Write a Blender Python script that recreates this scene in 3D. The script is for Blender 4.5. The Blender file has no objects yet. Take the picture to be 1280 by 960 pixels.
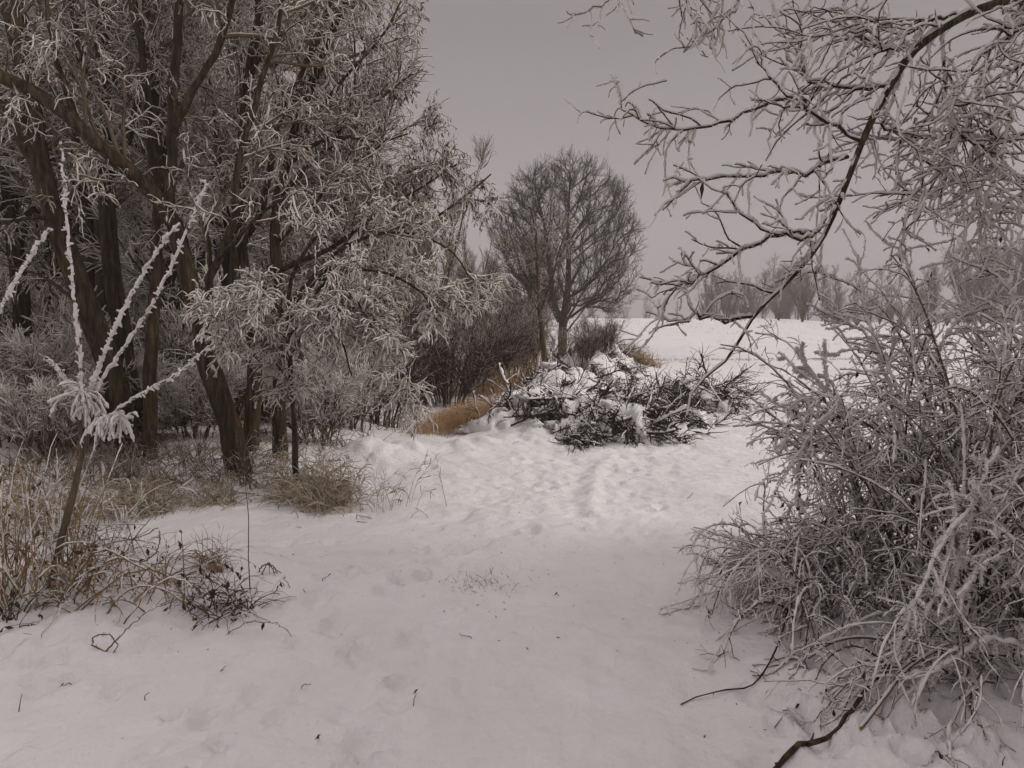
import bpy, math, random
import numpy as np

rng = np.random.default_rng(11)
random.seed(5)
R = math.radians
S = bpy.context.scene
COL = S.collection

# ------------------------------------------------------------------ camera geometry
F = 950.0                     # focal length in photo pixels (photo is 1280 wide)
CAMZ = 1.6
TH = math.atan(80 / F)
_f = np.array([0, math.cos(TH), -math.sin(TH)]); _u = np.array([0, math.sin(TH), math.cos(TH)])


def at(px, py, Y):
    d = _f + np.array([1.0, 0, 0]) * (px - 640) / F + _u * (480 - py) / F
    return np.array([0, 0, CAMZ]) + d * (Y / d[1])


# ------------------------------------------------------------------ numpy noise
def _h(ix, iy, s):
    n = (ix.astype(np.int64) * 374761393 + iy.astype(np.int64) * 668265263 + s * 974711) & 0x7fffffff
    n = ((n ^ (n >> 13)) * 1274126177) & 0x7fffffff
    return ((n ^ (n >> 16)) & 0xffff) / 65535.0


def vnoise(x, y, s=0):
    ix = np.floor(x); iy = np.floor(y); fx = x - ix; fy = y - iy
    fx = fx * fx * fx * (fx * (6 * fx - 15) + 10); fy = fy * fy * fy * (fy * (6 * fy - 15) + 10)
    a = _h(ix, iy, s); b = _h(ix + 1, iy, s); c = _h(ix, iy + 1, s); d = _h(ix + 1, iy + 1, s)
    return (a + (b - a) * fx) * (1 - fy) + (c + (d - c) * fx) * fy - 0.5


def fbm(x, y, s=0, o=4):
    v = 0; a = 1.0
    for k in range(o):
        v = v + a * vnoise(x * 2 ** k + 7.3 * k, y * 2 ** k - 3.1 * k, s + k); a *= .5
    return v


def sm(a, b, x):
    t = np.clip((x - a) / (b - a), 0, 1); return t * t * (3 - 2 * t)


def gau(x, y, cx, cy, rx, ry):
    return np.exp(-((x - cx) / rx) ** 2 - ((y - cy) / ry) ** 2)


def seg_d(x, y, ax, ay, bx, by):
    vx, vy = bx - ax, by - ay
    t = np.clip(((x - ax) * vx + (y - ay) * vy) / (vx * vx + vy * vy), 0, 1)
    return np.hypot(x - ax - t * vx, y - ay - t * vy)


# ------------------------------------------------------------------ terrain
def path_x(y):
    return np.interp(y, [0, 4, 7, 10, 13, 17, 22, 28, 34], [-.1, .1, .45, 1.6, 4.1, 6.4, 8.8, 11.5, 14])


_dr = np.random.default_rng(77)
DENTS = []
for _ in range(200):                              # foot and paw dents, mostly either side of the track
    if _dr.random() < .5:
        DENTS.append((_dr.uniform(-2.6, -.3), _dr.uniform(2.2, 5.4), _dr.uniform(.025, .07), _dr.uniform(.020, .050)))
    elif _dr.random() < .7:
        DENTS.append((_dr.uniform(.9, 2.6), _dr.uniform(2.3, 3.6), _dr.uniform(.03, .08), _dr.uniform(.03, .065)))
    else:
        DENTS.append((_dr.uniform(-1, 2.5), _dr.uniform(3, 9), _dr.uniform(.03, .07), _dr.uniform(.016, .036)))


def base_h(x, y):
    r = np.hypot(x, y)
    z = .05 * fbm(x * .35, y * .35, 3, 3) * sm(2, 8, r + 2)
    # dip and then the long bank of the field
    ang = x / np.maximum(y, 1)
    top = 1.74 - .42 * sm(.34, .44, ang) + .1 * fbm(x * .03, y * .03, 8, 2)
    z = z + top * sm(32, 62, y - .10 * x) ** .8 - .12 * np.exp(-((y - .06 * x - 31.5) / 1.6) ** 2)
    z = z - 1.6 * sm(85, 160, y)
    z = z + .02 * fbm(x * .8, y * .8, 4, 2) * sm(28, 34, y)
    # sheltered hollow with the reeds, left of the piles
    z = z - .25 * gau(x, y, -1.4, 13.5, 2.2, 2.4)
    # low wall of snow along its near side
    z = z + .13 * np.exp(-(seg_d(x, y, -1.55, 8.6, .2, 10.1) / .38) ** 2) * (1 + .8 * fbm(x * 2.3, y * 2.3, 12, 3))
    # banks under the brushwood
    z = z + .52 * np.exp(-(seg_d(x, y, .35, 11.9, 3.4, 25) / 1.0) ** 2) * (1 + .7 * fbm(x * .9, y * .9, 17, 3))
    z = z + .26 * gau(x, y, 1.25, 10.75, 1.15, .5)
    z = z + .24 * gau(x, y, 3.55, 14.3, .8, .6)
    # wood floor
    z = z + .16 * sm(-1.2, -3.2, x) * sm(6.2, 8.2, y) + .1 * fbm(x * .5, y * .5, 21, 3) * sm(-1, -3, x) * sm(6, 8, y)
    # weedy hump at the left and hump below the right bush
    z = z + .16 * gau(x, y, -2.6, 4.3, 1.0, .7) + .1 * gau(x, y, -1.7, 4.5, .7, .35)
    z = z + .12 * gau(x, y, 2.3, 3.9, .9, .8)
    # trodden track, slightly sunken
    d = np.abs(x - path_x(np.clip(y, 0, 34)))
    z = z - .045 * (1 - sm(.5, 1.5, d)) * sm(36, 26, y)
    return z


def near_h(x, y):
    r = np.hypot(x, y)
    n = .045 * fbm(x * 1.3, y * 1.3, 31, 3) + .026 * fbm(x * 5, y * 5, 41, 5)
    d = np.abs(x - path_x(np.clip(y, 0, 34)))
    tr = (1 - sm(.6, 1.5, d))
    n = n * (1 - .35 * tr)
    # scuffed surface inside the track
    n = n + tr * (.030 * fbm(x * 10, y * 7, 51, 4) - .07 * np.maximum(0, vnoise(x * 4.4, y * 3.6, 61) - .17) - .05 * np.maximum(0, vnoise(x * 7.5, y * 6, 63) - .2))
    # lumps at the lower right
    n = n + .075 * np.maximum(0, fbm(x * 5, y * 5, 71, 2) - .02) * sm(1.0, 1.8, x) * sm(5.4, 4.2, y)
    # small kicked up lumps along the low wall
    k = np.exp(-(seg_d(x, y, -1.6, 8.4, .3, 10) / .5) ** 2)
    n = n + .16 * k * np.maximum(0, fbm(x * 3.4, y * 3.4, 81, 2) - .05)
    k = np.exp(-(seg_d(x, y, .35, 11.4, 3.4, 25) / 1.2) ** 2)
    n = n + .22 * k * np.maximum(0, fbm(x * 2.6, y * 2.6, 91, 3))
    # ridge thrown up along the wheel track
    rx = np.interp(y, [5.6, 6.8, 8.2, 9.4], [.64, .70, .93, 1.28])
    n = n + (.030 * np.exp(-((x - rx) / .09) ** 2) - .012 * np.exp(-((x - rx + .2) / .12) ** 2)) * sm(5.4, 6.6, y) * sm(9.6, 8.6, y)
    for cx, cy, rr, dp in DENTS:
        m = (np.abs(x - cx) < 3 * rr) & (np.abs(y - cy) < 4 * rr)
        if m.any():
            q = np.hypot((x[m] - cx) / rr, (y[m] - cy) / rr / 1.4) * (1 + .5 * vnoise(x[m] * 24, y[m] * 24, 5))
            n[m] += -dp * np.exp(-q ** 4) + dp * .35 * np.exp(-((q - 1.5) / .4) ** 2)
    return n * sm(45, 16, r)


def H(x, y):
    x = np.atleast_1d(np.asarray(x, float)); y = np.atleast_1d(np.asarray(y, float))
    return base_h(x, y) + near_h(x, y)


def h1(x, y):
    return float(H(x, y)[0])


def gnd(px, py):
    """the ground point seen at a photo pixel"""
    d = _f + np.array([1.0, 0, 0]) * (px - 640) / F + _u * (480 - py) / F
    Y = np.linspace(2, 120, 6000)
    P = np.array([0, 0, CAMZ])[None] + d[None] * (Y / d[1])[:, None]
    k = np.argmax(P[:, 2] <= base_h(P[:, 0], P[:, 1]))
    p = P[k]; return np.array([p[0], p[1], h1(p[0], p[1])])


# ------------------------------------------------------------------ mesh bag
class Bag:
    def __init__(s):
        s.v = []; s.f = []; s.n = 0

    def add(s, V, Fq):
        s.v.append(V.reshape(-1, 3)); s.f.append((Fq + s.n)); s.n += V.size // 3

    def tubes(s, pts, rad, sides=4):
        """pts (N,P,3), rad (N,P)"""
        if len(pts) == 0: return s
        N, P, _ = pts.shape
        t = np.gradient(pts, axis=1); t /= np.linalg.norm(t, axis=2, keepdims=True) + 1e-9
        m = t.mean(1); ref = np.tile(np.array([[.13, .21, .97]]), (N, 1))
        ref[np.abs(m[:, 2]) > .7 * np.linalg.norm(m, axis=1)] = (.96, .25, .1)
        u = np.cross(t, ref[:, None, :]); u /= np.linalg.norm(u, axis=2, keepdims=True) + 1e-9
        w = np.cross(t, u)
        a = np.arange(sides) / sides * 2 * np.pi
        V = pts[:, :, None, :] + rad[:, :, None, None] * (u[:, :, None, :] * np.cos(a)[None, None, :, None] + w[:, :, None, :] * np.sin(a)[None, None, :, None])
        i = (np.arange(N) * P * sides)[:, None, None] + (np.arange(P - 1) * sides)[None, :, None]
        k = np.arange(sides)[None, None, :]; k2 = (k + 1) % sides
        Fq = np.stack([i + k, i + k2, i + k2 + sides, i + k + sides], -1).reshape(-1, 4)
        s.add(V, Fq); return s

    def quads(s, c, a, b, bend=None):
        """leaf quads: centre c, half axes a (long), b (wide)"""
        N = len(c)
        V = np.stack([c - a, c + b * .9, c + a, c - b * .9], 1)
        if bend is not None: V[:, 1] += bend; V[:, 3] += bend
        Fq = np.arange(4 * N).reshape(N, 4)
        s.add(V, Fq); return s

    def blobs(s, c, r, seed=0, amp=.35, seg=(10, 6)):
        """lumpy closed spheres: c (N,3), r (N,3)"""
        N = len(c); nu, nv = seg
        th = np.arange(nu) / nu * 2 * np.pi; ph = np.linspace(.02, np.pi - .02, nv)
        d = np.stack([np.sin(ph)[:, None] * np.cos(th), np.sin(ph)[:, None] * np.sin(th), np.cos(ph)[:, None] + 0 * th], -1)
        off = np.arange(N)[:, None, None] * 3.7 + seed
        k = 1 + amp * (vnoise(d[None, ..., 0] * 1.7 + off, d[None, ..., 1] * 1.7 + d[None, ..., 2] * 1.3 + off, seed) * 2)
        if nu > 12: k = k + amp * .7 * vnoise(d[None, ..., 0] * 4.5 + off * 2, d[None, ..., 1] * 4.5 + d[None, ..., 2] * 3 + off, seed + 3)
        V = c[:, None, None, :] + d[None] * r[:, None, None, :] * k[..., None]
        i = (np.arange(N) * nu * nv)[:, None, None] + (np.arange(nv - 1) * nu)[None, :, None]
        q = np.arange(nu)[None, None, :]; q2 = (q + 1) % nu
        Fq = np.stack([i + q2, i + q, i + q + nu, i + q2 + nu], -1).reshape(-1, 4)
        s.add(V, Fq); return s

    def build(s, name, mat, parent=None, loc=None, smooth=True):
        me = bpy.data.meshes.new(name)
        V = np.concatenate(s.v) if s.v else np.zeros((0, 3)); Fq = np.concatenate(s.f) if s.f else np.zeros((0, 4), int)
        if loc is not None: V = V - np.asarray(loc)[None]
        me.vertices.add(len(V)); me.vertices.foreach_set('co', V.astype(np.float32).ravel())
        me.loops.add(Fq.size); me.loops.foreach_set('vertex_index', Fq.astype(np.int32).ravel())
        me.polygons.add(len(Fq)); me.polygons.foreach_set('loop_start', (np.arange(len(Fq)) * 4).astype(np.int32))
        me.polygons.foreach_set('use_smooth', np.full(len(Fq), smooth))
        me.update(calc_edges=True); me.materials.append(mat)
        o = bpy.data.objects.new(name, me); COL.objects.link(o)
        if parent is not None: o.parent = parent
        return o


def thing(name, label, cat, loc=(0, 0, 0), group=None):
    o = bpy.data.objects.new(name, None); COL.objects.link(o); o.location = loc; o.empty_display_size = .2
    o['label'] = label; o['category'] = cat
    if group: o['group'] = group
    return o


def tag(o, label, cat=None, group=None, kind=None):
    o['label'] = label
    if cat: o['category'] = cat
    if group: o['group'] = group
    if kind: o['kind'] = kind
    return o


def kids(o): return [c for c in bpy.data.objects if c.parent == o]


def dup(root, loc, rz, sc, label=None, group=None):
    r = root.copy(); COL.objects.link(r); r.location = loc; r.rotation_euler = (0, 0, rz)
    r.scale = (sc, sc, sc) if np.isscalar(sc) else sc
    if label: r['label'] = label
    if group: r['group'] = group
    for ch in kids(root):
        c = ch.copy(); COL.objects.link(c); c.parent = r
        for g in kids(ch):
            d = g.copy(); COL.objects.link(d); d.parent = c
    return r


# ------------------------------------------------------------------ growing branches
def nrm(v): return v / (np.linalg.norm(v, axis=-1, keepdims=True) + 1e-9)


def resample(pl, P, rad=None):
    """Catmull-Rom through control points, P samples"""
    pl = np.asarray(pl, float); n = len(pl)
    ext = np.vstack([2 * pl[0] - pl[1], pl, 2 * pl[-1] - pl[-2]])
    d = np.concatenate([[0], np.cumsum(np.linalg.norm(np.diff(pl, axis=0), axis=1))]); s = np.linspace(0, d[-1], P)
    k = np.clip(np.searchsorted(d, s, side='right') - 1, 0, n - 2); t = ((s - d[k]) / (d[k + 1] - d[k] + 1e-9))[:, None]
    p0, p1, p2, p3 = ext[k], ext[k + 1], ext[k + 2], ext[k + 3]
    return .5 * (2 * p1 + (p2 - p0) * t + (2 * p0 - 5 * p1 + 4 * p2 - p3) * t * t + (3 * p1 - p0 - 3 * p2 + p3) * t ** 3)


def limb(pxs, P=14, wig=0.0):
    """pxs: (px, py, depth) control points"""
    q = resample([at(*p) for p in pxs], P)
    if wig:
        n = rng.normal(0, wig, (P, 3)); n[0] = 0; q = q + n
    return q


def grow(par, prad, n, t=(.2, 1), L=(.3, .8), ang=(30, 60), P=6, trop=(0, 0, 0), wig=.12, r=(.01, .003), lf=.5, env=None, perp=None, relrad=.75):
    N, Q, _ = par.shape
    ln = np.linalg.norm(np.diff(par, axis=1), axis=2).sum(1); w = ln / ln.sum()
    i = rng.choice(N, n, p=w); tt = rng.uniform(t[0], t[1], n); f = tt * (Q - 1); k = np.minimum(f.astype(int), Q - 2); fr = (f - k)[:, None]
    p = par[i, k] * (1 - fr) + par[i, k + 1] * fr; tan = nrm(par[i, k + 1] - par[i, k])
    pr = prad[i, k] * (1 - fr[:, 0]) + prad[i, k + 1] * fr[:, 0]
    q = rng.normal(0, 1, (n, 3))
    if perp is not None: q = q * (1 - abs(np.array(perp))) + np.array(perp)
    q = nrm(q - (q * tan).sum(1, keepdims=True) * tan)
    a = np.radians(rng.uniform(ang[0], ang[1], n))[:, None]
    d = np.cos(a) * tan + np.sin(a) * q
    le = rng.uniform(L[0], L[1], n) * (1 - lf * tt); st = (le / (P - 1))[:, None]
    pts = np.empty((n, P, 3)); pts[:, 0] = p; tr = np.array(trop)[None]
    for j in range(1, P):
        d = nrm(d + tr + rng.normal(0, wig, (n, 3))); pts[:, j] = pts[:, j - 1] + d * st
    if env is not None:
        c, rr = np.array(env[0]), np.array(env[1])
        v = (pts - c) / rr; m = np.linalg.norm(v, axis=2, keepdims=True)
        lim = 1 + rng.normal(0, .035, (n, 1, 1)); pts = np.where(m > lim, c + v / m * rr * (lim + (m - lim) * .12), pts)
    r0 = np.minimum(rng.uniform(.75, 1.25, n) * r[0], pr * relrad)
    rad = r0[:, None] * (1 - np.linspace(0, 1, P)[None]) + np.minimum(r[1], r0)[:, None] * np.linspace(0, 1, P)[None]
    return pts, rad


def up2(pts, rad, k=2):
    """denser polyline"""
    N, P, _ = pts.shape; s = np.linspace(0, P - 1, (P - 1) * k + 1); i = np.minimum(s.astype(int), P - 2); f = (s - i)[None, :, None]
    return pts[:, i] * (1 - f) + pts[:, i + 1] * f, rad[:, i] * (1 - f[..., 0]) + rad[:, i + 1] * f[..., 0]


def frost_on(bag, pts, rad, th, cover=1.0, lump=.6, sides=4, k=2, lift=.75, lat=.7, tp=1.0):
    """rime and snow lying along the upper side of twigs"""
    n = len(pts)
    if n == 0: return
    if cover < 1:
        m = rng.random(n) < cover; pts, rad = pts[m], rad[m]; n = len(pts)
        if n == 0: return
    p, r = up2(pts, rad, k) if k > 1 else (pts.copy(), rad.copy())
    t = nrm(np.gradient(p, axis=1)); hz = np.sqrt(np.clip(1 - t[..., 2] ** 2, 0, 1))
    no = np.clip(rng.normal(.8, lump * .6, r.shape), .2, 1.8)
    thk = th * no * rng.uniform(.5, 1.3, (n, 1))
    rr = r * .55 + thk
    sd = np.stack([-t[..., 1], t[..., 0], 0 * t[..., 0]], -1) * rng.normal(0, lat, (n, 1))[..., None]
    p = p + sd * (thk * .7 + r * .5)[..., None]; p[..., 2] += hz * (thk * lift + r * .55)
    rr *= np.linspace(1, tp, rr.shape[1])[None]; rr[:, -1] *= .75; rr[:, 0] *= .5
    tip = p[:, -1:] + (p[:, -1:] - p[:, -2:-1]) * .18; p = np.concatenate([p, tip], 1); rr = np.concatenate([rr, rr[:, -1:] * .12], 1)
    bag.tubes(p, rr, sides)


def crystals(bag, pts, rad, n, L=(.006, .016), w=.0022, th=.003):
    """feathery hoar frost needles standing off the twigs"""
    N, Q, _ = pts.shape; ln = np.linalg.norm(np.diff(pts, axis=1), axis=2).sum(1); i = rng.choice(N, n, p=ln / ln.sum()); f = rng.uniform(.05, 1, n) * (Q - 1); k = np.minimum(f.astype(int), Q - 2); fr = (f - k)[:, None]
    p = pts[i, k] * (1 - fr) + pts[i, k + 1] * fr; tan = nrm(pts[i, k + 1] - pts[i, k]); d = rng.normal(0, 1, (n, 3)) + (0, 0, .7); d = nrm(d - .7 * (d * tan).sum(1, keepdims=True) * tan)
    l = rng.uniform(L[0], L[1], (n, 1)); r0 = (rad[i, k] + th * .5)[:, None]; ww = w * rng.uniform(.6, 1.4, n)
    q = np.stack([p + d * r0 * .3 + (0, 0, th * .5), p + d * (r0 + l * .6), p + d * (r0 + l) + rng.normal(0, .001, (n, 3))], 1)
    bag.tubes(q, np.stack([ww * 1.3, ww, ww * .25], 1), 3)


def hang(bag, pts, n, ln=(.03, .07), wd=.006, t=(.3, 1), droop=.9, S=3):
    """hanging seed husks and withered leaves along twigs"""
    N, Q, _ = pts.shape
    i = rng.integers(0, N, n); f = rng.uniform(t[0], t[1], n) * (Q - 1); k = np.minimum(f.astype(int), Q - 2); fr = (f - k)[:, None]
    p = pts[i, k] * (1 - fr) + pts[i, k + 1] * fr
    d = nrm(np.array([0, 0, -droop]) + rng.normal(0, .35, (n, 3))); l = rng.uniform(ln[0], ln[1], n)[:, None]
    mid = p + d * l * .55 + rng.normal(0, .15, (n, 3)) * l
    q = np.stack([p, mid, p + d * l], 1); w = wd * rng.uniform(.6, 1.4, n)
    rad = np.stack([w * .25, w, w * .2], 1)
    bag.tubes(q, rad, S)


# ------------------------------------------------------------------ materials
def mat(name, c1, c2=None, scale=6.0, rough=.85, stretch=(1, 1, 1), bump=0.0, bscale=None, frost=0.0, detail=4, c3=None):
    m = bpy.data.materials.new(name); m.use_nodes = True; nt = m.node_tree; N = nt.nodes; Lk = nt.links
    b = N['Principled BSDF']; b.inputs['Roughness'].default_value = rough
    b.inputs['Specular IOR Level'].default_value = .25
    tc = N.new('ShaderNodeTexCoord'); mp = N.new('ShaderNodeMapping'); mp.inputs['Scale'].default_value = stretch
    Lk.new(tc.outputs['Object'], mp.inputs['Vector'])
    nz = N.new('ShaderNodeTexNoise'); nz.inputs['Scale'].default_value = scale; nz.inputs['Detail'].default_value = detail; nz.inputs['Roughness'].default_value = .65
    Lk.new(mp.outputs[0], nz.inputs['Vector'])
    rp = N.new('ShaderNodeValToRGB'); e = rp.color_ramp.elements
    e[0].position = .32; e[0].color = (*c1, 1); e[1].position = .68; e[1].color = (*(c2 or c1), 1)
    if c3: x = e.new(.5); x.color = (*c3, 1)
    Lk.new(nz.outputs['Fac'], rp.inputs['Fac']); out = rp.outputs['Color']
    if frost > 0:                       # rime dusting in patches
        n2 = N.new('ShaderNodeTexNoise'); n2.inputs['Scale'].default_value = scale * 2.2; n2.inputs['Detail'].default_value = 5
        Lk.new(tc.outputs['Object'], n2.inputs['Vector'])
        r2 = N.new('ShaderNodeValToRGB'); r2.color_ramp.elements[0].position = .66 - frost * .3; r2.color_ramp.elements[1].position = .74
        Lk.new(n2.outputs['Fac'], r2.inputs['Fac'])
        mx = N.new('ShaderNodeMix'); mx.data_type = 'RGBA'; mx.inputs['B'].default_value = (.62, .58, .54, 1)
        Lk.new(r2.outputs['Color'], mx.inputs['Factor']); Lk.new(out, mx.inputs['A']); out = mx.outputs['Result']
    Lk.new(out, b.inputs['Base Color'])
    if bump:
        bp = N.new('ShaderNodeBump'); bp.inputs['Strength'].default_value = bump; bp.inputs['Distance'].default_value = .02
        nb = N.new('ShaderNodeTexNoise'); nb.inputs['Scale'].default_value = bscale or scale * 2; nb.inputs['Detail'].default_value = 6
        Lk.new(mp.outputs[0], nb.inputs['Vector']); Lk.new(nb.outputs['Fac'], bp.inputs['Height']); Lk.new(bp.outputs[0], b.inputs['Normal'])
    return m


M = {}
M['bark'] = mat('dark_furrowed_bark', (.009, .007, .004), (.115, .085, .046), 9, .9, (3, 3, .45), 1.0, 12, .0, 7, (.042, .031, .016))
M['bark_olive'] = mat('olive_bark', (.05, .038, .02), (.12, .09, .048), 8, .85, (2.5, 2.5, .6), .8, 14, .0)
M['bark_grey'] = mat('grey_bark', (.03, .025, .021), (.075, .062, .052), 3, .9)
M['twig'] = mat('brown_twig', (.03, .022, .015), (.08, .058, .038), 7, .85)
M['twig_tan'] = mat('tan_twig', (.07, .052, .033), (.16, .125, .08), 5, .85)
M['twig_dark'] = mat('dark_twig', (.014, .010, .008), (.045, .033, .024), 9, .8)
M['rime'] = mat('rime_on_twigs', (.48, .435, .38), (.78, .74, .69), 2.5, .95)
M['rime_white'] = mat('thick_white_rime', (.70, .67, .65), (.84, .81, .80), 9, .95, bump=.4, bscale=160)
M['rime_grey'] = mat('grey_snow_on_twigs', (.54, .505, .475), (.77, .74, .715), 4, .95, bump=.3, bscale=140)
M['rime_pale'] = mat('pale_rime', (.58, .535, .48), (.80, .765, .72), 4, .95)
M['rime_fine'] = mat('fine_grey_rime', (.36, .31, .255), (.56, .50, .435), 1.5, .95)
M['husk'] = mat('frosted_husk', (.10, .075, .05), (.55, .50, .44), 14, .9, c3=(.26, .215, .17))
M['husk_dark'] = mat('dark_husk', (.02, .015, .010), (.085, .06, .038), 12, .8)
M['leaf'] = mat('withered_leaf', (.018, .013, .009), (.10, .065, .035), 18, .75)
M['straw'] = mat('dry_straw', (.16, .10, .045), (.40, .28, .14), 7, .85)
M['straw_rime'] = mat('frosted_straw', (.20, .15, .09), (.66, .61, .54), 10, .9, c3=(.38, .31, .225))
M['weedy'] = mat('brown_weeds', (.07, .05, .03), (.46, .41, .35), 9, .9, c3=(.17, .13, .085))
M['reed'] = mat('russet_reed', (.30, .165, .07), (.60, .42, .25), 2.2, .85)
M['cane'] = mat('bramble_cane', (.12, .075, .035), (.24, .15, .06), 6, .7)
M['snowlump'] = mat('snow_lump', (.80, .775, .775), (.86, .84, .84), 8, .9, bump=.35, bscale=40)


def snow_mat(name):
    m = bpy.data.materials.new(name); m.use_nodes = True; nt = m.node_tree; N = nt.nodes; Lk = nt.links
    b = N['Principled BSDF']; b.inputs['Roughness'].default_value = .75; b.inputs['Specular IOR Level'].default_value = .2
    tc = N.new('ShaderNodeTexCoord')
    n1 = N.new('ShaderNodeTexNoise'); n1.inputs['Scale'].default_value = .9; n1.inputs['Detail'].default_value = 8; n1.inputs['Roughness'].default_value = .7
    Lk.new(tc.outputs['Object'], n1.inputs['Vector'])
    rp = N.new('ShaderNodeValToRGB'); e = rp.color_ramp.elements
    e[0].position = .3; e[0].color = (.74, .715, .715, 1); e[1].position = .7; e[1].color = (.85, .835, .84, 1)
    Lk.new(n1.outputs['Fac'], rp.inputs['Fac'])
    # thin dead grass tips and bits of bark frozen into the snow
    n2 = N.new('ShaderNodeTexNoise'); n2.inputs['Scale'].default_value = 38; n2.inputs['Detail'].default_value = 3
    mp = N.new('ShaderNodeMapping'); mp.inputs['Scale'].default_value = (1, .45, 1); mp.inputs['Rotation'].default_value = (0, 0, .5)
    Lk.new(tc.outputs['Object'], mp.inputs['Vector']); Lk.new(mp.outputs[0], n2.inputs['Vector'])
    r2 = N.new('ShaderNodeValToRGB'); r2.color_ramp.elements[0].position = .735; r2.color_ramp.elements[1].position = .80
    Lk.new(n2.outputs['Fac'], r2.inputs['Fac'])
    mx = N.new('ShaderNodeMix'); mx.data_type = 'RGBA'; mx.inputs['B'].default_value = (.36, .30, .25, 1)
    Lk.new(r2.outputs['Color'], mx.inputs['Factor']); Lk.new(rp.outputs['Color'], mx.inputs['A'])
    Lk.new(mx.outputs['Result'], b.inputs['Base Color'])
    bp = N.new('ShaderNodeBump'); bp.inputs['Strength'].default_value = .8; bp.inputs['Distance'].default_value = .03
    n3 = N.new('ShaderNodeTexNoise'); n3.inputs['Scale'].default_value = 13; n3.inputs['Detail'].default_value = 7; n3.inputs['Roughness'].default_value = .6
    Lk.new(tc.outputs['Object'], n3.inputs['Vector']); Lk.new(n3.outputs['Fac'], bp.inputs['Height']); Lk.new(bp.outputs[0], b.inputs['Normal'])
    b2 = N.new('ShaderNodeBump'); b2.inputs['Strength'].default_value = .5; b2.inputs['Distance'].default_value = .008
    n4 = N.new('ShaderNodeTexNoise'); n4.inputs['Scale'].default_value = 60; n4.inputs['Detail'].default_value = 4; n4.inputs['Roughness'].default_value = .75
    Lk.new(tc.outputs['Object'], n4.inputs['Vector']); Lk.new(n4.outputs['Fac'], b2.inputs['Height']); Lk.new(bp.outputs[0], b2.inputs['Normal']); Lk.new(b2.outputs[0], b.inputs['Normal'])
    return m


M['snow'] = snow_mat('trodden_snow')


# ------------------------------------------------------------------ ground
def axis(lo, hi, a, b, step, g=1.055):
    core = np.arange(a, b, step); out = [core]
    s = step; v = core[-1]; r = []
    while v < hi: s *= g; v += s; r.append(v)
    s = step; v = core[0]; l = []
    while v > lo: s *= g; v -= s; l.append(v)
    return np.concatenate([np.array(l[::-1]), core, np.array(r)])


def ground():
    xs = axis(-330, 330, -4.2, 4.2, .032); ys = axis(-40, 330, 2.0, 13, .032, 1.04)
    X, Y = np.meshgrid(xs, ys); sh = X.shape
    Z = H(X.ravel(), Y.ravel()).reshape(sh)
    V = np.stack([X, Y, Z], -1).reshape(-1, 3)
    gx = np.gradient(Z, axis=1) / np.gradient(X, axis=1); gy = np.gradient(Z, axis=0) / np.gradient(Y, axis=0)
    nor = nrm(np.stack([-gx, -gy, np.ones_like(gx)], -1)).reshape(-1, 3)
    ny, nx = sh; i = (np.arange(ny - 1) * nx)[:, None] + np.arange(nx - 1)[None]
    Fq = np.stack([i, i + 1, i + nx + 1, i + nx], -1).reshape(-1, 4)
    cx = V[Fq].mean(1)
    far = (cx[:, 1] - .06 * cx[:, 0]) > 31.7
    d = np.abs(cx[:, 0] - path_x(np.clip(cx[:, 1], 0, 34)))
    wob = .35 * fbm(cx[:, 0] * .7, cx[:, 1] * .7, 99, 3)
    pth = (~far) & (d + wob < .95) & (cx[:, 1] > 1) & (cx[:, 1] < 34)
    for name, m, lab in (('path', pth, 'trodden snowy track leading up to the field'), ('hill', far, 'long snowy bank of the field beyond the ditch'),
                         ('ground', ~(far | pth), 'snow covered ground beside the track')):
        q = Fq[m]; u, inv = np.unique(q, return_inverse=True)
        B = Bag(); B.add(V[u], inv.reshape(-1, 4)); o = B.build(name, M['snow'])
        o.data.normals_split_custom_set_from_vertices(nor[u].tolist())
        o['kind'] = 'structure'; o['label'] = lab


ground()


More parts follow.
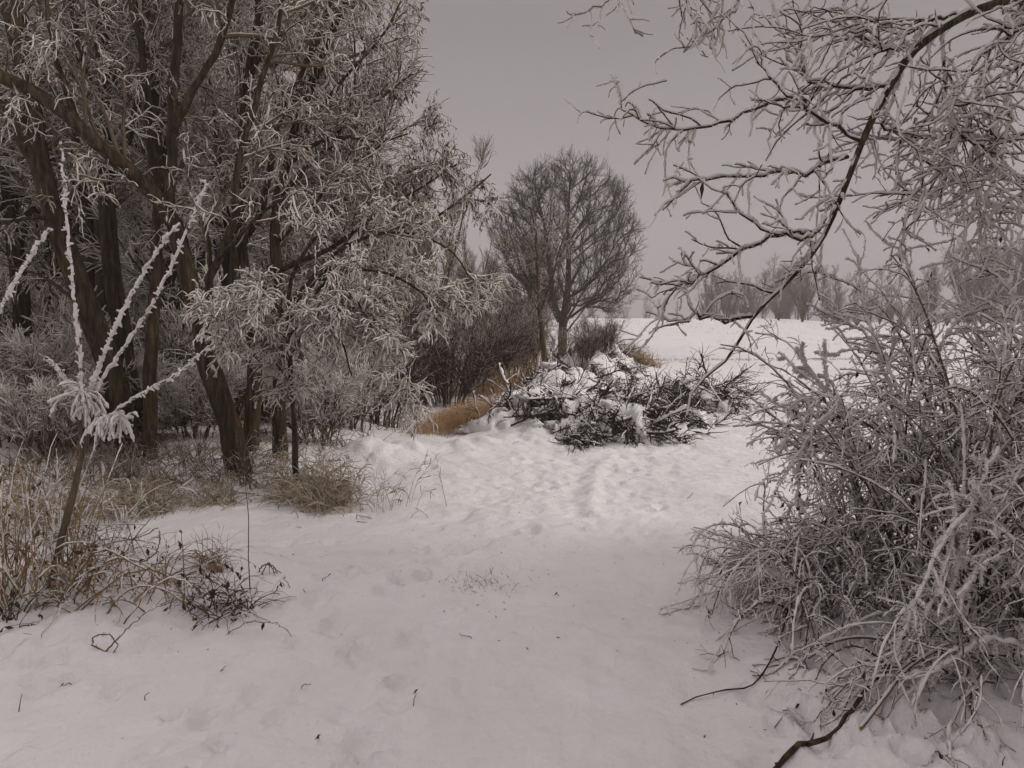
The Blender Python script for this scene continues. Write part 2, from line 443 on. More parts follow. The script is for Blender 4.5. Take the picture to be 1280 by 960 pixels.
# ------------------------------------------------------------------ left wood: the near trees
def wood_tree(label, limbs, r0s, sec=40, ter=420, tw=3200, husk=2600, rime=.006, dark=.15, droop=-.05, secL=(.6, 1.9), terL=(.25, .75), twL=(.08, .32), bark='bark', cover=.95,
              tsec=(.42, 1), up=0.05, perp=None, twig='twig_tan', rmat='rime'):
    base = limbs[0][0]; base = at(*base)
    root = thing('tree', label, 'tree', tuple(base), 'frosted trees of the wood')
    tk = Bag(); PL = []; PR = []
    for (pl, (ra, rb)) in zip(limbs, r0s):
        q = limb(pl, 16, .004 if ra < .04 else .008); rr = np.linspace(ra, rb, 16) * (1 + rng.normal(0, .04, 16))
        if pl is limbs[0]:
            rr *= .92; rr[0] *= 1.2; rr[1] *= 1.06
            q = np.vstack([q[:1] + (q[:1] - q[1:2]) * .6, q[:-1]]) if False else q
            q[0, 2] -= .12
        PL.append(q); PR.append(rr)
    PL = np.array(PL); PR = np.array(PR)
    p2, r2 = up2(PL, PR, 3); r2 = r2 * (1 + rng.normal(0, .02, r2.shape))
    tk.tubes(p2, r2, 12); tk.build('trunk', M[bark], root, base)
    a, ar = grow(PL, PR, sec, tsec, secL, (25, 65), 9, (0, 0, up), .10, (.020, .006), .45, perp=perp)
    rime = rime * .72; ter = int(ter * .68); tw = int(tw * .74)
    b, br = grow(a, ar, ter, (.15, 1), terL, (25, 75), 8, (0, 0, droop * .5), .24, (.007, .003), .4)
    b0, br0 = grow(PL[1:], PR[1:], ter // 14, (.3, 1), terL, (40, 90), 8, (0, 0, droop), .26, (.007, .003), .3)
    b = np.concatenate([b, b0]); br = np.concatenate([br, br0])
    c, cr = grow(np.concatenate([b]), br, tw, (.1, 1), twL, (25, 80), 7, (0, 0, droop * 2.4), .25, (.0036, .0022), .3)
    cw = Bag(); cw.tubes(a, ar, 6); cw.tubes(b, br, 4); cw.tubes(c, cr, 3)
    crown = cw.build('crown', M[twig], root, base)
    fr = Bag(); frost_on(fr, a, ar, rime * .8, cover, .6, 4, 2); frost_on(fr, b, br, rime, cover, .6, 4, 2); frost_on(fr, c, cr, rime * 1.05, cover, .6, 4, 1)
    fr.build('rime', M[rmat], crown, base)
    if husk > 0:
        h = Bag(); hang(h, c, husk, (.025, .065), .0055); h.build('frosted_leaves', M['husk'], crown, base)
        if dark:
            h = Bag(); hang(h, c, int(husk * dark), (.03, .07), .0065); h.build('withered_leaves', M['husk_dark'], crown, base)
    return root


# leaning trunk furthest left of the close group (A)
wood_tree('thick dark trunk leaning left at the front of the wood, between the two straight ones', [
    [(166, 585, 8.2), (139, 461, 8.2), (105, 375, 8.1), (75, 290, 8.0), (52, 205, 8.0), (40, 130, 8.0), (22, 55, 8.0), (4, -30, 8.0), (-20, -160, 8.1)],
    [(60, 235, 8.0), (30, 175, 7.9), (0, 124, 7.8), (-50, 60, 7.7)],
    [(54, 205, 8.0), (46, 150, 8.2), (36, 90, 8.3), (28, 8, 8.4), (24, -90, 8.4)],
    [(70, 275, 8.0), (40, 272, 7.6), (0, 280, 7.3)],
    [(110, 390, 8.1), (60, 350, 8.6), (10, 330, 9)]],
    [(.15, .075), (.085, .04), (.06, .035), (.03, .012), (.025, .01)], 40, 380, 2800, 2200, .005, .15, perp=(0, .7, 0))
wood_tree('straight dark trunk standing just right of the left leaning one', [
    [(180, 590, 8.8), (157, 450, 8.8), (146, 375, 8.8), (136, 300, 8.8), (131, 244, 8.8), (131, 131, 8.8), (126, 0, 8.8), (120, -150, 8.8)],
    [(131, 200, 8.8), (160, 175, 8.5), (178, 78, 8.3), (170, 0, 8.2)],
    [(131, 130, 8.8), (105, 90, 8.7), (92, 30, 8.7), (86, -60, 8.7)],
    [(128, 130, 8.8), (150, 88, 8.6), (178, 76, 8.4), (200, 70, 8.3)]],
    [(.13, .06), (.05, .02), (.045, .02), (.03, .012)], 40, 380, 2800, 2400, .005, .15, perp=(0, .7, 0))
wood_tree('slim straight brown trunk between the straight trunk and the bowed one', [
    [(187, 598, 8.0), (189, 450, 8.1), (194, 337, 8.2), (198, 244, 8.3), (196, 160, 8.4), (188, 60, 8.5), (175, -40, 8.5)],
    [(197, 250, 8.3), (212, 170, 8.6), (222, 60, 8.9), (228, -60, 9)]],
    [(.085, .04), (.05, .03)], 30, 300, 2200, 2000, .005, .15, perp=(0, .7, 0))
# bowed trunk C with the long limb reaching up left
wood_tree('bowed trunk at the edge of the wood with a long limb reaching up left', [
    [(307, 615, 7.4), (285, 525, 7.4), (262, 457, 7.4), (247, 394, 7.4), (228, 319, 7.4), (208, 262, 7.4), (161, 214, 7.2), (101, 161, 7.0), (52, 120, 6.9), (-10, 92, 6.8), (-70, 60, 6.7)],
    [(212, 268, 7.4), (214, 190, 7.5), (219, 90, 7.6), (225, 0, 7.7), (230, -100, 7.8)],
    [(205, 255, 7.4), (190, 200, 7.6), (181, 94, 7.7), (166, 10, 7.8), (150, -80, 7.9)],
    [(216, 165, 7.5), (248, 100, 7.4), (278, 50, 7.3), (292, -20, 7.2), (300, -100, 7.2)],
    [(262, 440, 7.4), (263, 360, 7.2), (272, 322, 7.1), (292, 280, 7.0), (298, 210, 7.0), (318, 130, 7.0), (345, 50, 7.0), (360, -30, 7)],
    [(264, 345, 7.15), (260, 300, 7.1), (252, 278, 7.1)],
    [(100, 160, 7.0), (75, 90, 6.9), (60, 20, 6.8), (55, -60, 6.8)],
    [(272, 322, 7.1), (330, 265, 6.8), (372, 240, 6.6)]],
    [(.125, .055), (.06, .03), (.05, .025), (.04, .02), (.042, .018), (.026, .02), (.03, .012), (.02, .008)], 54, 520, 3900, 4200, .005, .15, perp=(0, .75, 0))
wood_tree('dark upright trunk hidden in twigs close behind the bowed trunk', [
    [(311, 612, 8.3), (315, 545, 8.3), (318, 450, 8.3), (311, 375, 8.3), (302, 320, 8.3), (300, 250, 8.3), (305, 150, 8.3), (320, 40, 8.3), (330, -70, 8.3)],
    [(302, 310, 8.3), (330, 250, 8.0), (350, 150, 7.9), (392, 60, 7.8), (420, -20, 7.8)],
    [(306, 350, 8.3), (290, 300, 8.6), (275, 200, 8.8), (262, 100, 9)]],
    [(.10, .04), (.04, .018), (.035, .015)], 44, 420, 3200, 3800, .005, .15, perp=(0, .6, 0))
# H : the spreading tree at the wood's right edge
wood_tree('spreading tree at the right edge of the wood, dark husks against the sky', [
    [(352, 612, 8.0), (348, 487, 8.0), (347, 394, 8.0), (343, 300, 8.0), (345, 262, 8.0), (356, 210, 8.0), (372, 155, 8.0), (400, 80, 8.0), (432, 0, 8.0), (450, -70, 8.0)],
    [(350, 400, 8.0), (400, 345, 8.0), (470, 310, 8.1), (540, 275, 8.2), (588, 240, 8.3), (614, 218, 8.4)],
    [(346, 341, 8.0), (375, 326, 7.8), (412, 311, 7.7), (480, 262, 7.6), (530, 232, 7.6), (572, 205, 7.6)],
    [(356, 210, 8.0), (394, 180, 7.8), (431, 171, 7.6), (469, 178, 7.5), (510, 168, 7.5)],
    [(360, 200, 8.0), (420, 110, 8.0), (478, 45, 8.0), (506, -10, 8.0)],
    [(352, 245, 8.0), (430, 160, 8.1), (480, 120, 8.2), (516, 92, 8.2)],
    [(350, 300, 8.0), (420, 225, 8.2), (470, 185, 8.3), (522, 152, 8.3)],
    [(372, 155, 8), (380, 80, 8.2), (410, 0, 8.3), (430, -60, 8.4)]],
    [(.085, .03), (.034, .008), (.03, .007), (.026, .007), (.026, .007), (.024, .007), (.024, .007), (.024, .01)], 60, 600, 4300, 6000, .0048, .6, perp=(0, .4, 0),
    secL=(.2, .65), terL=(.15, .42), bark='bark', tsec=(.3, 1), twig='twig_tan')
# bright drooping mass
wood_tree('low tree thick with white rime drooping over the wood edge', [
    [(372, 625, 7.0), (368, 540, 7.0), (362, 450, 7.0), (360, 380, 7.0), (372, 330, 6.9), (400, 290, 6.9)],
    [(362, 400, 7.0), (420, 345, 6.8), (480, 340, 6.7), (530, 370, 6.6), (552, 415, 6.6)],
    [(362, 420, 7.0), (410, 380, 6.7), (460, 395, 6.6), (498, 430, 6.5), (512, 468, 6.5)],
    [(364, 440, 7.0), (395, 405, 6.7), (425, 425, 6.5), (440, 470, 6.5)],
    [(362, 380, 7.0), (430, 310, 7.0), (500, 290, 7.0), (560, 310, 7.0), (585, 345, 7.0)],
    [(362, 400, 7.0), (330, 370, 6.7), (300, 390, 6.5), (275, 430, 6.4)],
    [(362, 390, 7.0), (400, 350, 6.6), (440, 370, 6.4), (470, 420, 6.3)]],
    [(.032, .016), (.022, .006), (.02, .006), (.018, .006), (.022, .006), (.018, .006), (.016, .005)], 46, 760, 6000, 2600, .0068, .05, perp=(0, .3, 0),
    droop=-.07, secL=(.3, .7), terL=(.15, .42), twL=(.06, .20), bark='bark', tsec=(.35, 1), up=-.02, cover=.97, twig='twig_tan')
wood_tree('dark trunk at the far left edge of the wood', [
    [(26, 545, 10.5), (27, 394, 10.5), (18, 300, 10.5), (10, 190, 10.5), (14, 60, 10.5), (10, -60, 10.5)],
    [(20, 320, 10.5), (50, 220, 10.6), (70, 120, 10.7), (75, 20, 10.8)],
    [(12, 205, 10.5), (-20, 120, 10.4), (-40, 20, 10.3)]],
    [(.14, .07), (.05, .02), (.05, .02)], 44, 460, 3400, 2400, .0075, .1)


# ------------------------------------------------------------------ prototypes of bare trees and shrubs
def bare_tree(name, label, cat, h, spread, stems=1, prim=26, sec=220, ter=1600, r0=.1, lean=.12, loc=(0, 0, 0), twig='twig', bark='bark_grey', rime=None, rimeT=.004, env=None, tsec=(.3, 1),
              group=None, asc=.12, fork=(20, 50), rmin=(.022, .008, .0045), secL=.35, terL=.16, droop=0.0, rimecover=.7, foot=None):
    root = thing(name, label, cat, loc, group)
    L = []; Rr = []
    for s in range(stems):
        a = rng.uniform(0, 6.28); ln = lean * rng.uniform(.4, 1.2) * h * (1 if stems > 1 else .4); hh = h * rng.uniform(.75, 1)
        k = np.linspace(0, 1, 12)[:, None]
        q = np.concatenate([np.cos(a) * ln * k ** 1.3, np.sin(a) * ln * k ** 1.3, hh * k], 1)
        q[:, :2] += np.cumsum(rng.normal(0, .008 * h, (12, 2)), 0) * k
        q[:, :2] += np.array([np.cos(a), np.sin(a)]) * ((r0 * 1.2 if stems > 1 else 0) if foot is None else foot * math.sqrt(rng.random())); q[0, 2] = -.15
        rr = r0 * rng.uniform(.7, 1.1) * (1 - .88 * k[:, 0]); rr[0] *= 1.25
        L.append(q); Rr.append(rr)
    L = np.array(L); Rr = np.array(Rr)
    tk = Bag(); tk.tubes(L, Rr, 8)
    a, ar = grow(L, Rr, prim, tsec, (spread * .6, spread * 1.25), fork, 9, (0, 0, asc), .07, (rmin[0], rmin[0] * .35), .55, env)
    tk.tubes(a, ar, 5); tk.build('trunk', M[bark], root)
    b, br = grow(np.concatenate([a]), ar, sec, (.15, 1), (spread * secL * .6, spread * secL * 1.3), (18, 50), 7, (0, 0, asc * .6), .09, (rmin[1], rmin[1] * .5), .45, env)
    c, cr = grow(b, br, ter, (.1, 1), (spread * terL * .5, spread * terL * 1.4), (15, 50), 5, (0, 0, asc * .4 + droop), .12, (rmin[2], rmin[2] * .6), .35, env)
    cw = Bag(); cw.tubes(b, br, 4); cw.tubes(c, cr, 3); crown = cw.build('crown', M[twig], root)
    if rime:
        fr = Bag(); frost_on(fr, b, br, rimeT, rimecover, .5, 3, 1); frost_on(fr, c, cr, rimeT, rimecover, .5, 3, 1)
        fr.build('rime', M[rime], crown)
    return root


def put(o, px, py, Y=None, rz=0, sc=1.0, sink=0.0):
    p = gnd(px, py) if Y is None else np.array([at(px, py, Y)[0], Y, 0])
    p[2] = h1(p[0], p[1]) - sink
    o.location = p; o.rotation_euler = (0, 0, rz); o.scale = (sc, sc, sc) if np.isscalar(sc) else sc
    return o


def place(proto, first, x, y, rz, sc, label, group):
    loc = (x, y, h1(x, y) - .03)
    if first:
        proto.location = loc; proto.rotation_euler = (0, 0, rz); proto.scale = (sc,) * 3; proto['label'] = label; proto['group'] = group; return proto
    return dup(proto, loc, rz, sc, label, group)


# round crowned tree by the field
Yb = 34.0; pb = at(703, 444, Yb); zb = h1(pb[0], Yb)
K = Yb / F
def spanning(stem, pts, bf=.5, down=1.3):
    """joins scattered crown points to a stem, short paths first; returns smooth branch paths and their radii"""
    nodes = np.vstack([stem, pts]); n0 = len(stem); n = len(nodes); par = np.full(n, -1); par[1:n0] = np.arange(n0 - 1)
    path = np.zeros(n); path[1:n0] = np.cumsum(np.linalg.norm(np.diff(stem, axis=0), axis=1)) * .55
    best = np.full(n, 1e9); bi = np.zeros(n, int); inn = np.zeros(n, bool); order = []

    def relax(i):
        d = nodes - nodes[i]; L = np.linalg.norm(d, axis=1) + 1e-6; c = L * (1 + down * np.clip(.62 - d[:, 2] / L, 0, 1.6)) + bf * path[i]
        if i < n0 and i < 3: c = c + 9
        m = (c < best) & ~inn; best[m] = c[m]; bi[m] = i
    for i in range(n0): inn[i] = True
    for i in range(n0): relax(i)
    for _ in range(n - n0):
        j = np.argmin(np.where(inn, 1e9, best)); par[j] = bi[j]; inn[j] = True; path[j] = path[par[j]] + np.linalg.norm(nodes[j] - nodes[par[j]]); order.append(j); relax(j)
    cnt = np.ones(n); cnt[:n0] = 0
    for j in order[::-1]: cnt[par[j]] += cnt[j]
    for j in range(n0 - 1, 0, -1): cnt[par[j]] += cnt[j]
    ch = [[] for _ in range(n)]
    for j in range(1, n): ch[par[j]].append(j)
    P = []; st = [(0, None)]
    while st:
        j, pr = st.pop(); chain = ([] if pr is None else [pr]) + [j]
        while ch[j]:
            k = max(ch[j], key=lambda q: cnt[q] + (1e6 if q < n0 else 0)); st += [(q, j) for q in ch[j] if q != k]; chain.append(k); j = k
        P.append(chain)
    return nodes, cnt, P


def round_tree():
    base = np.array([pb[0], Yb, zb]); root = thing('tree', 'large bare tree with a neat round crown standing by the field', 'tree', tuple(base)); k = K
    c = np.array([.12, 0, 128 * k]); rr = np.array([98 * k, 94 * k, 125 * k]); q = np.random.default_rng(21)
    stem = resample([(0, 0, -.25), (0, 0, 25 * k), (1 * k, 0, 46 * k), (6 * k, 0, 80 * k), (7 * k, 0, 120 * k), (6 * k, 0, 165 * k), (8 * k, 0, 215 * k), (8 * k, 0, 242 * k)], 26)
    stem2 = resample([(-1 * k, 0, 44 * k), (-11 * k, .05, 62 * k), (-15 * k, .1, 100 * k), (-20 * k, .1, 145 * k), (-30 * k, .1, 190 * k), (-40 * k, .1, 220 * k)], 20)
    n = 1500; d = nrm(q.normal(0, 1, (n, 3))); r = q.random(n) ** (1 / 5.0); pts = c + d * r[:, None] * rr * .96
    low = pts[:, 2] < 62 * k - 10 * k * np.clip(np.abs(pts[:, 0]) / (60 * k), 0, 1); pts = pts[~low]
    pts = pts[np.hypot(pts[:, 0], pts[:, 1]) > .25]
    left = pts[:, 0] < -.10 - .15 * pts[:, 2] / (100 * k)
    tk = Bag(); PL = []; PR = []
    for sm_, pt in ((stem, pts[~left]), (stem2, pts[left])):
        nodes, cnt, P = spanning(sm_, pt)
        for chn in P:
            ct = cnt[chn].astype(float); ct[0] = ct[0] if len(PL) == 0 or chn[0] == 0 else min(ct[0], ct[1] * 1.2); rad = .0078 * np.sqrt(np.maximum(ct, 1)) ** .98
            m = 30 if chn[0] == 0 else (12 if len(chn) > 2 else 6)
            if m == 6: chn = list(chn) if len(chn) > 1 else chn
            pl = resample(nodes[chn], 12 if m != 30 else 30); rd = np.interp(np.linspace(0, 1, len(pl)), np.linspace(0, 1, len(chn)), rad)
            if m == 30: tk.tubes(pl[None], np.maximum(rd, .012)[None] * np.concatenate([[1.3, 1.12], np.ones(28)]), 10)
            else: pl[1:] += q.normal(0, .012, (11, 3)); PL.append(pl); PR.append(rd)
    PL = np.array(PL); PR = np.array(PR); tk.tubes(PL, PR, 5); tk.build('trunk', M['bark'], root)
    b, br = grow(PL, PR, 6800, (.25, 1), (.35, .85), (14, 42), 6, (0, 0, .07), .07, (.0075, .005), .35)
    e, er = grow(b, br, 14000, (.1, 1), (.18, .46), (14, 45), 4, (0, 0, .05), .09, (.0048, .0036), .3)
    cw = Bag(); cw.tubes(b, br, 3); cw.tubes(e, er, 3); crown = cw.build('crown', M['bark_grey'], root)
    fr = Bag(); frost_on(fr, e, er, .0025, .15, .4, 3, 1); fr.build('rime', M['rime_fine'], crown)


round_tree()

# slim olive tree in front of it and darker ones to its left
wood_tree('slim olive trunked tree leaning in front of the round tree', [
    [(686, 486, 17), (680, 440, 17), (675, 390, 17), (672, 340, 17), (670, 295, 17), (664, 262, 17)],
    [(675, 390, 17), (690, 350, 16.8), (700, 310, 16.7), (712, 280, 16.6)], [(674, 370, 17), (655, 340, 17.2), (640, 300, 17.4), (632, 270, 17.5)], [(672, 340, 17), (684, 300, 17.2), (690, 262, 17.3)]],
    [(.085, .02), (.026, .008), (.026, .008), (.022, .006)], 30, 200, 900, 0, .004, 0, bark='bark_olive', twig='twig_tan', secL=(.4, .9), terL=(.2, .5), up=.08, tsec=(.3, 1), cover=.9, rmat='rime_fine')
t = bare_tree('tree', 'dark forked tree behind the shrubs, just left of the round tree', 'tree', 4.2, 1.9, 2, 40, 420, 3000, .11, .12, asc=.06, fork=(30, 65), rmin=(.022, .009, .005), tsec=(.3, 1))
put(t, 652, 446, 29, .4, 1.0)
t = bare_tree('tree', 'thin dark tree with a low broad crown behind the reeds', 'tree', 3.4, 1.5, 1, 34, 380, 2400, .08, .12, asc=.05, fork=(30, 65), rmin=(.018, .008, .0045), tsec=(.3, 1), rime='rime_fine')
put(t, 590, 470, 22, 1.4, 1.0)

# willows: slim tan stems fanning behind the wood edge
WG = 'slender multi stemmed trees behind the wood edge'
wp = bare_tree('tree', 'x', 'tree', 7.0, 2.0, 5, 60, 620, 4600, .075, .30, twig='twig_tan', bark='bark_olive', rime='rime_fine', rimeT=.0045, asc=.2, fork=(14, 34), rmin=(.02, .009, .005))
WL = ['tall multi stemmed tree with pale fine twigs rising beside the round tree', 'multi stemmed tan tree whose twigs fan out behind the dark husks',
      'multi stemmed tan tree standing low behind the white drooping tree', 'pale fan of fine twigs furthest back between wood and round tree', 'multi stemmed tan tree behind the bowed trunk']
for i, (px, Y, s) in enumerate([(532, 25, .97), (455, 15, .56), (505, 18, .62), (588, 27, .66), (385, 13, .62)]):
    p = at(px, 470, Y); place(wp, i == 0, p[0], Y, i * 1.9, s, WL[i], WG)

# trees deep in the wood
UG = 'thin trees deep in the wood'
pa = bare_tree('tree', 'x', 'tree', 7.2, 2.4, 2, 46, 520, 4200, .10, .14, rime='rime_pale', rimeT=.006, rmin=(.025, .010, .005), droop=-.06, asc=.06, twig='twig_tan', rimecover=1)
pc = bare_tree('tree', 'x', 'tree', 6.0, 1.9, 3, 46, 520, 4200, .07, .22, rime='rime_pale', rimeT=.006, rimecover=1, rmin=(.02, .009, .005), droop=-.1, asc=.05, twig='twig_tan')
ur = np.random.default_rng(5); nA = nC = 0
for i, (px, Y) in enumerate([(-40, 10), (60, 11.5), (100, 14), (225, 10.5), (250, 13), (40, 16), (150, 18), (300, 16), (350, 19), (-60, 20), (200, 23), (100, 26), (400, 22), (320, 28), (0, 28), (440, 30), (250, 33), (150, 36),
                               (480, 36), (50, 38), (380, 38), (-120, 13), (275, 11.5), (395, 11), (120, 10)]):
    x = (px - 640) / F * Y
    pr = pa if i % 2 == 0 else pc
    lab = 'thin frosted tree deep in the wood behind the dark trunks' if i % 2 == 0 else 'thin many stemmed tree with tan twigs deep in the wood'
    place(pr, i < 2, x, Y, ur.uniform(0, 6.28), ur.uniform(.85, 1.25), lab, UG)

# unseen trees added right of the camera to shade the near snow
for i, (x, y) in enumerate([(4.9, 1.6), (4.6, -.6), (5.2, -2.6), (6.6, .6), (6.4, 2.4), (6.8, -1.6), (8.4, 1.6), (8.6, -.4), (7.4, -3.6), (4.2, -4.4), (10, .8), (9.6, -2.4)]):
    place(pa if i % 2 == 0 else pc, False, x, y, ur.uniform(0, 6.28), ur.uniform(1.0, 1.25), 'unseen frosted tree added right of the track to shade the near snow', 'unseen shading trees added right of the track')

# undergrowth shrubs
SG = 'brown shrubs under the trees'
def shrub_proto(stems, h, spread, twig, rime, rt, n=(60, 420, 2000), cover=.6, leanv=.5, droop=0.0, r0=.018):
    return bare_tree('shrub', 'x', 'shrub', h, spread, stems, n[0], n[1], n[2], r0, leanv, bark=twig, twig=twig, rime=rime, rimeT=rt, asc=.08, fork=(15, 45), rmin=(.009, .0055, .0038), secL=.5, terL=.3, droop=droop, rimecover=cover, tsec=(.12, 1), foot=spread * .55)
s1 = shrub_proto(26, 1.5, .7, 'twig', 'rime_fine', .003, (160, 900, 3600), .3)
s2 = shrub_proto(18, 1.2, .6, 'twig_tan', 'rime_pale', .0055, (120, 700, 2600), .95, droop=-.08)
SL = {0: 'dense brown shrub behind the reeds', 1: 'frosted tan shrub on the wood floor'}
sp = [(560, 505, 1.0, 0), (600, 492, 1.05, 0), (640, 482, 1.0, 0), (672, 470, .9, 0), (520, 500, 1.1, 0), (724, 458, .5, 0), (745, 450, .62, 0), (620, 468, 1.5, 0), (560, 475, 1.4, 0), (500, 490, 1.4, 0),
      (640, 458, 1.3, 0), (470, 530, .9, 0),
      (60, 575, .7, 1), (115, 552, .8, 1), (240, 550, .7, 1), (400, 555, .8, 1), (440, 535, 1.0, 1), (20, 555, 1.0, 1), (270, 530, 1.3, 1), (180, 535, 1.3, 1), (70, 520, 1.6, 1), (330, 525, 1.3, 1), (400, 515, 1.4, 1),
      (130, 500, 2, 1), (240, 495, 2, 1), (350, 490, 2, 1), (10, 500, 2.1, 1), (440, 490, 1.9, 1)]
f0 = f1 = True
for i, (px, py, s, k) in enumerate(sp):
    p = gnd(px, py)
    lab = SL[k]
    if k == 0 and px > 700: lab = 'small brown shrub at the foot of the round tree'
    if k == 1 and py < 535: lab = 'dim frosted shrub far back among the trunks'
    place(s1 if k == 0 else s2, f0 if k == 0 else f1, p[0], p[1], i * 1.3, s, lab, SG)
    if k == 0: f0 = False
    else: f1 = False


# ------------------------------------------------------------------ grasses
def blades(bag, x, y, L=(.2, .5), lean=.35, w=.003, P=5, droop=.25, S=3):
    n = len(x); z = H(x, y) - .02; a = rng.uniform(0, 6.28, n); ln = rng.uniform(L[0], L[1], n); d = np.stack([np.cos(a) * lean, np.sin(a) * lean, np.ones(n)], 1) * rng.uniform(.6, 1.3, (n, 1)); d[:, :2] *= rng.uniform(.1, 1.6, (n, 1)); d = nrm(d)
    pts = np.empty((n, P, 3)); pts[:, 0] = np.stack([x, y, z], 1)
    dr = rng.uniform(.2, 1.6, (n, 1)) * droop
    for j in range(1, P):
        h = d.copy(); d = nrm(d + np.concatenate([d[:, :2] * dr * .8, -dr], 1) * (j / P) + rng.normal(0, .10, (n, 3)) + (rng.random((n, 1)) < .05) * rng.normal(0, .9, (n, 3))); pts[:, j] = pts[:, j - 1] + d * (ln / (P - 1))[:, None]
    rad = w * rng.uniform(.6, 1.4, (n, 1)) * np.linspace(1, .35, P)[None]
    bag.tubes(pts, rad, S); return pts, rad


# edge of the wood: pale frosted grass with seed heads
ex = []; ey = []
edge = np.array([gnd(px, py)[:2] for px, py in [(-40, 660), (60, 668), (110, 650), (180, 645), (240, 634), (300, 638), (360, 628), (405, 640), (430, 632)]])
ks = rng.uniform(0, len(edge) - 1, 2700); ki = np.minimum(ks.astype(int), len(edge) - 2); kf = (ks - ki)[:, None]
q = edge[ki] * (1 - kf) + edge[ki + 1] * kf
back = np.abs(rng.normal(0, .9, len(q))); back[:900] = rng.uniform(0, .35, 900)
cl = vnoise(q[:, 0] * 3.2, q[:, 1] * 3.2 + back * 2, 5) > -.16
gx = q[:, 0] - back * .35; gy = q[:, 1] + back + rng.normal(0, .06, len(q))
g = Bag(); p, r = blades(g, gx[cl], gy[cl], (.15, .5), .9, .0036, 7, .5); b, br = grow(p, r, 3600, (.4, 1), (.04, .14), (20, 70), 5, (0, 0, -.12), .25, (.0026, .002), .2); g.tubes(b, br, 3); frost_on(g, b, br, .0036, .7, .6, 3, 1); frost_on(g, p, r, .0034, .3, .7, 4, 1)
tag(g.build('dry_grass', M['straw_rime']), 'pale frosted dry grass along the edge of the wood', None, None, 'stuff')

# tall pale tuft under the white drooping tree
g = Bag(); c = gnd(425, 636); n = 80
p, r = blades(g, c[0] + rng.normal(0, .34, n), c[1] + .12 + rng.normal(0, .16, n), (.15, .6), .4, .0026, 7, .25); b, br = grow(p, r, 420, (.3, 1), (.04, .16), (15, 50), 5, (0, 0, -.1), .2, (.002, .0014), .2); g.tubes(b, br, 3); frost_on(g, b, br, .0028, .6, .6, 3, 1); frost_on(g, p, r, .003, .4, .7, 4, 1)
tag(g.build('grass_tuft', M['straw_rime']), 'tall straw coloured grass tuft at the corner of the wood', 'grass tuft')

# wood floor litter and stalks
n = 7000; gx = rng.uniform(-10, -1.6, n); gy = 7.0 + 9 * rng.random(n) ** 1.6; g = Bag()
k = vnoise(gx * 1.1, gy * 1.1, 44) > -.1
blades(g, gx[k], gy[k], (.15, .55), .8, .0055, 6, .4)
tag(g.build('undergrowth', M['weedy']), 'frosted stalks and dead grass over the wood floor', None, None, 'stuff')

# russet reeds
pr_ = np.array([gnd(px, py)[:2] for px, py in [(510, 545), (560, 545), (605, 537), (630, 520), (600, 505), (545, 515)]])
n = 3400; w = rng.dirichlet(np.ones(6) * .6, n); q = w @ pr_ + rng.normal(0, .12, (n, 2))
g = Bag(); blades(g, q[:, 0], q[:, 1], (.10, .42), .5, .004, 6, .4)
tag(g.build('reeds', M['reed']), 'russet dry reeds in the hollow beside the snowy bank', None, None, 'stuff')
n = 900; q = np.array([gnd(605, 492)[:2]]) + rng.normal(0, 1, (n, 2)) * (.7, .35)
g = Bag(); blades(g, q[:, 0], q[:, 1], (.4, .9), .25, .004, 5, .12)
tag(g.build('reeds', M['reed']), 'tall pale reeds standing in front of the brown shrubs', None, None, 'stuff')


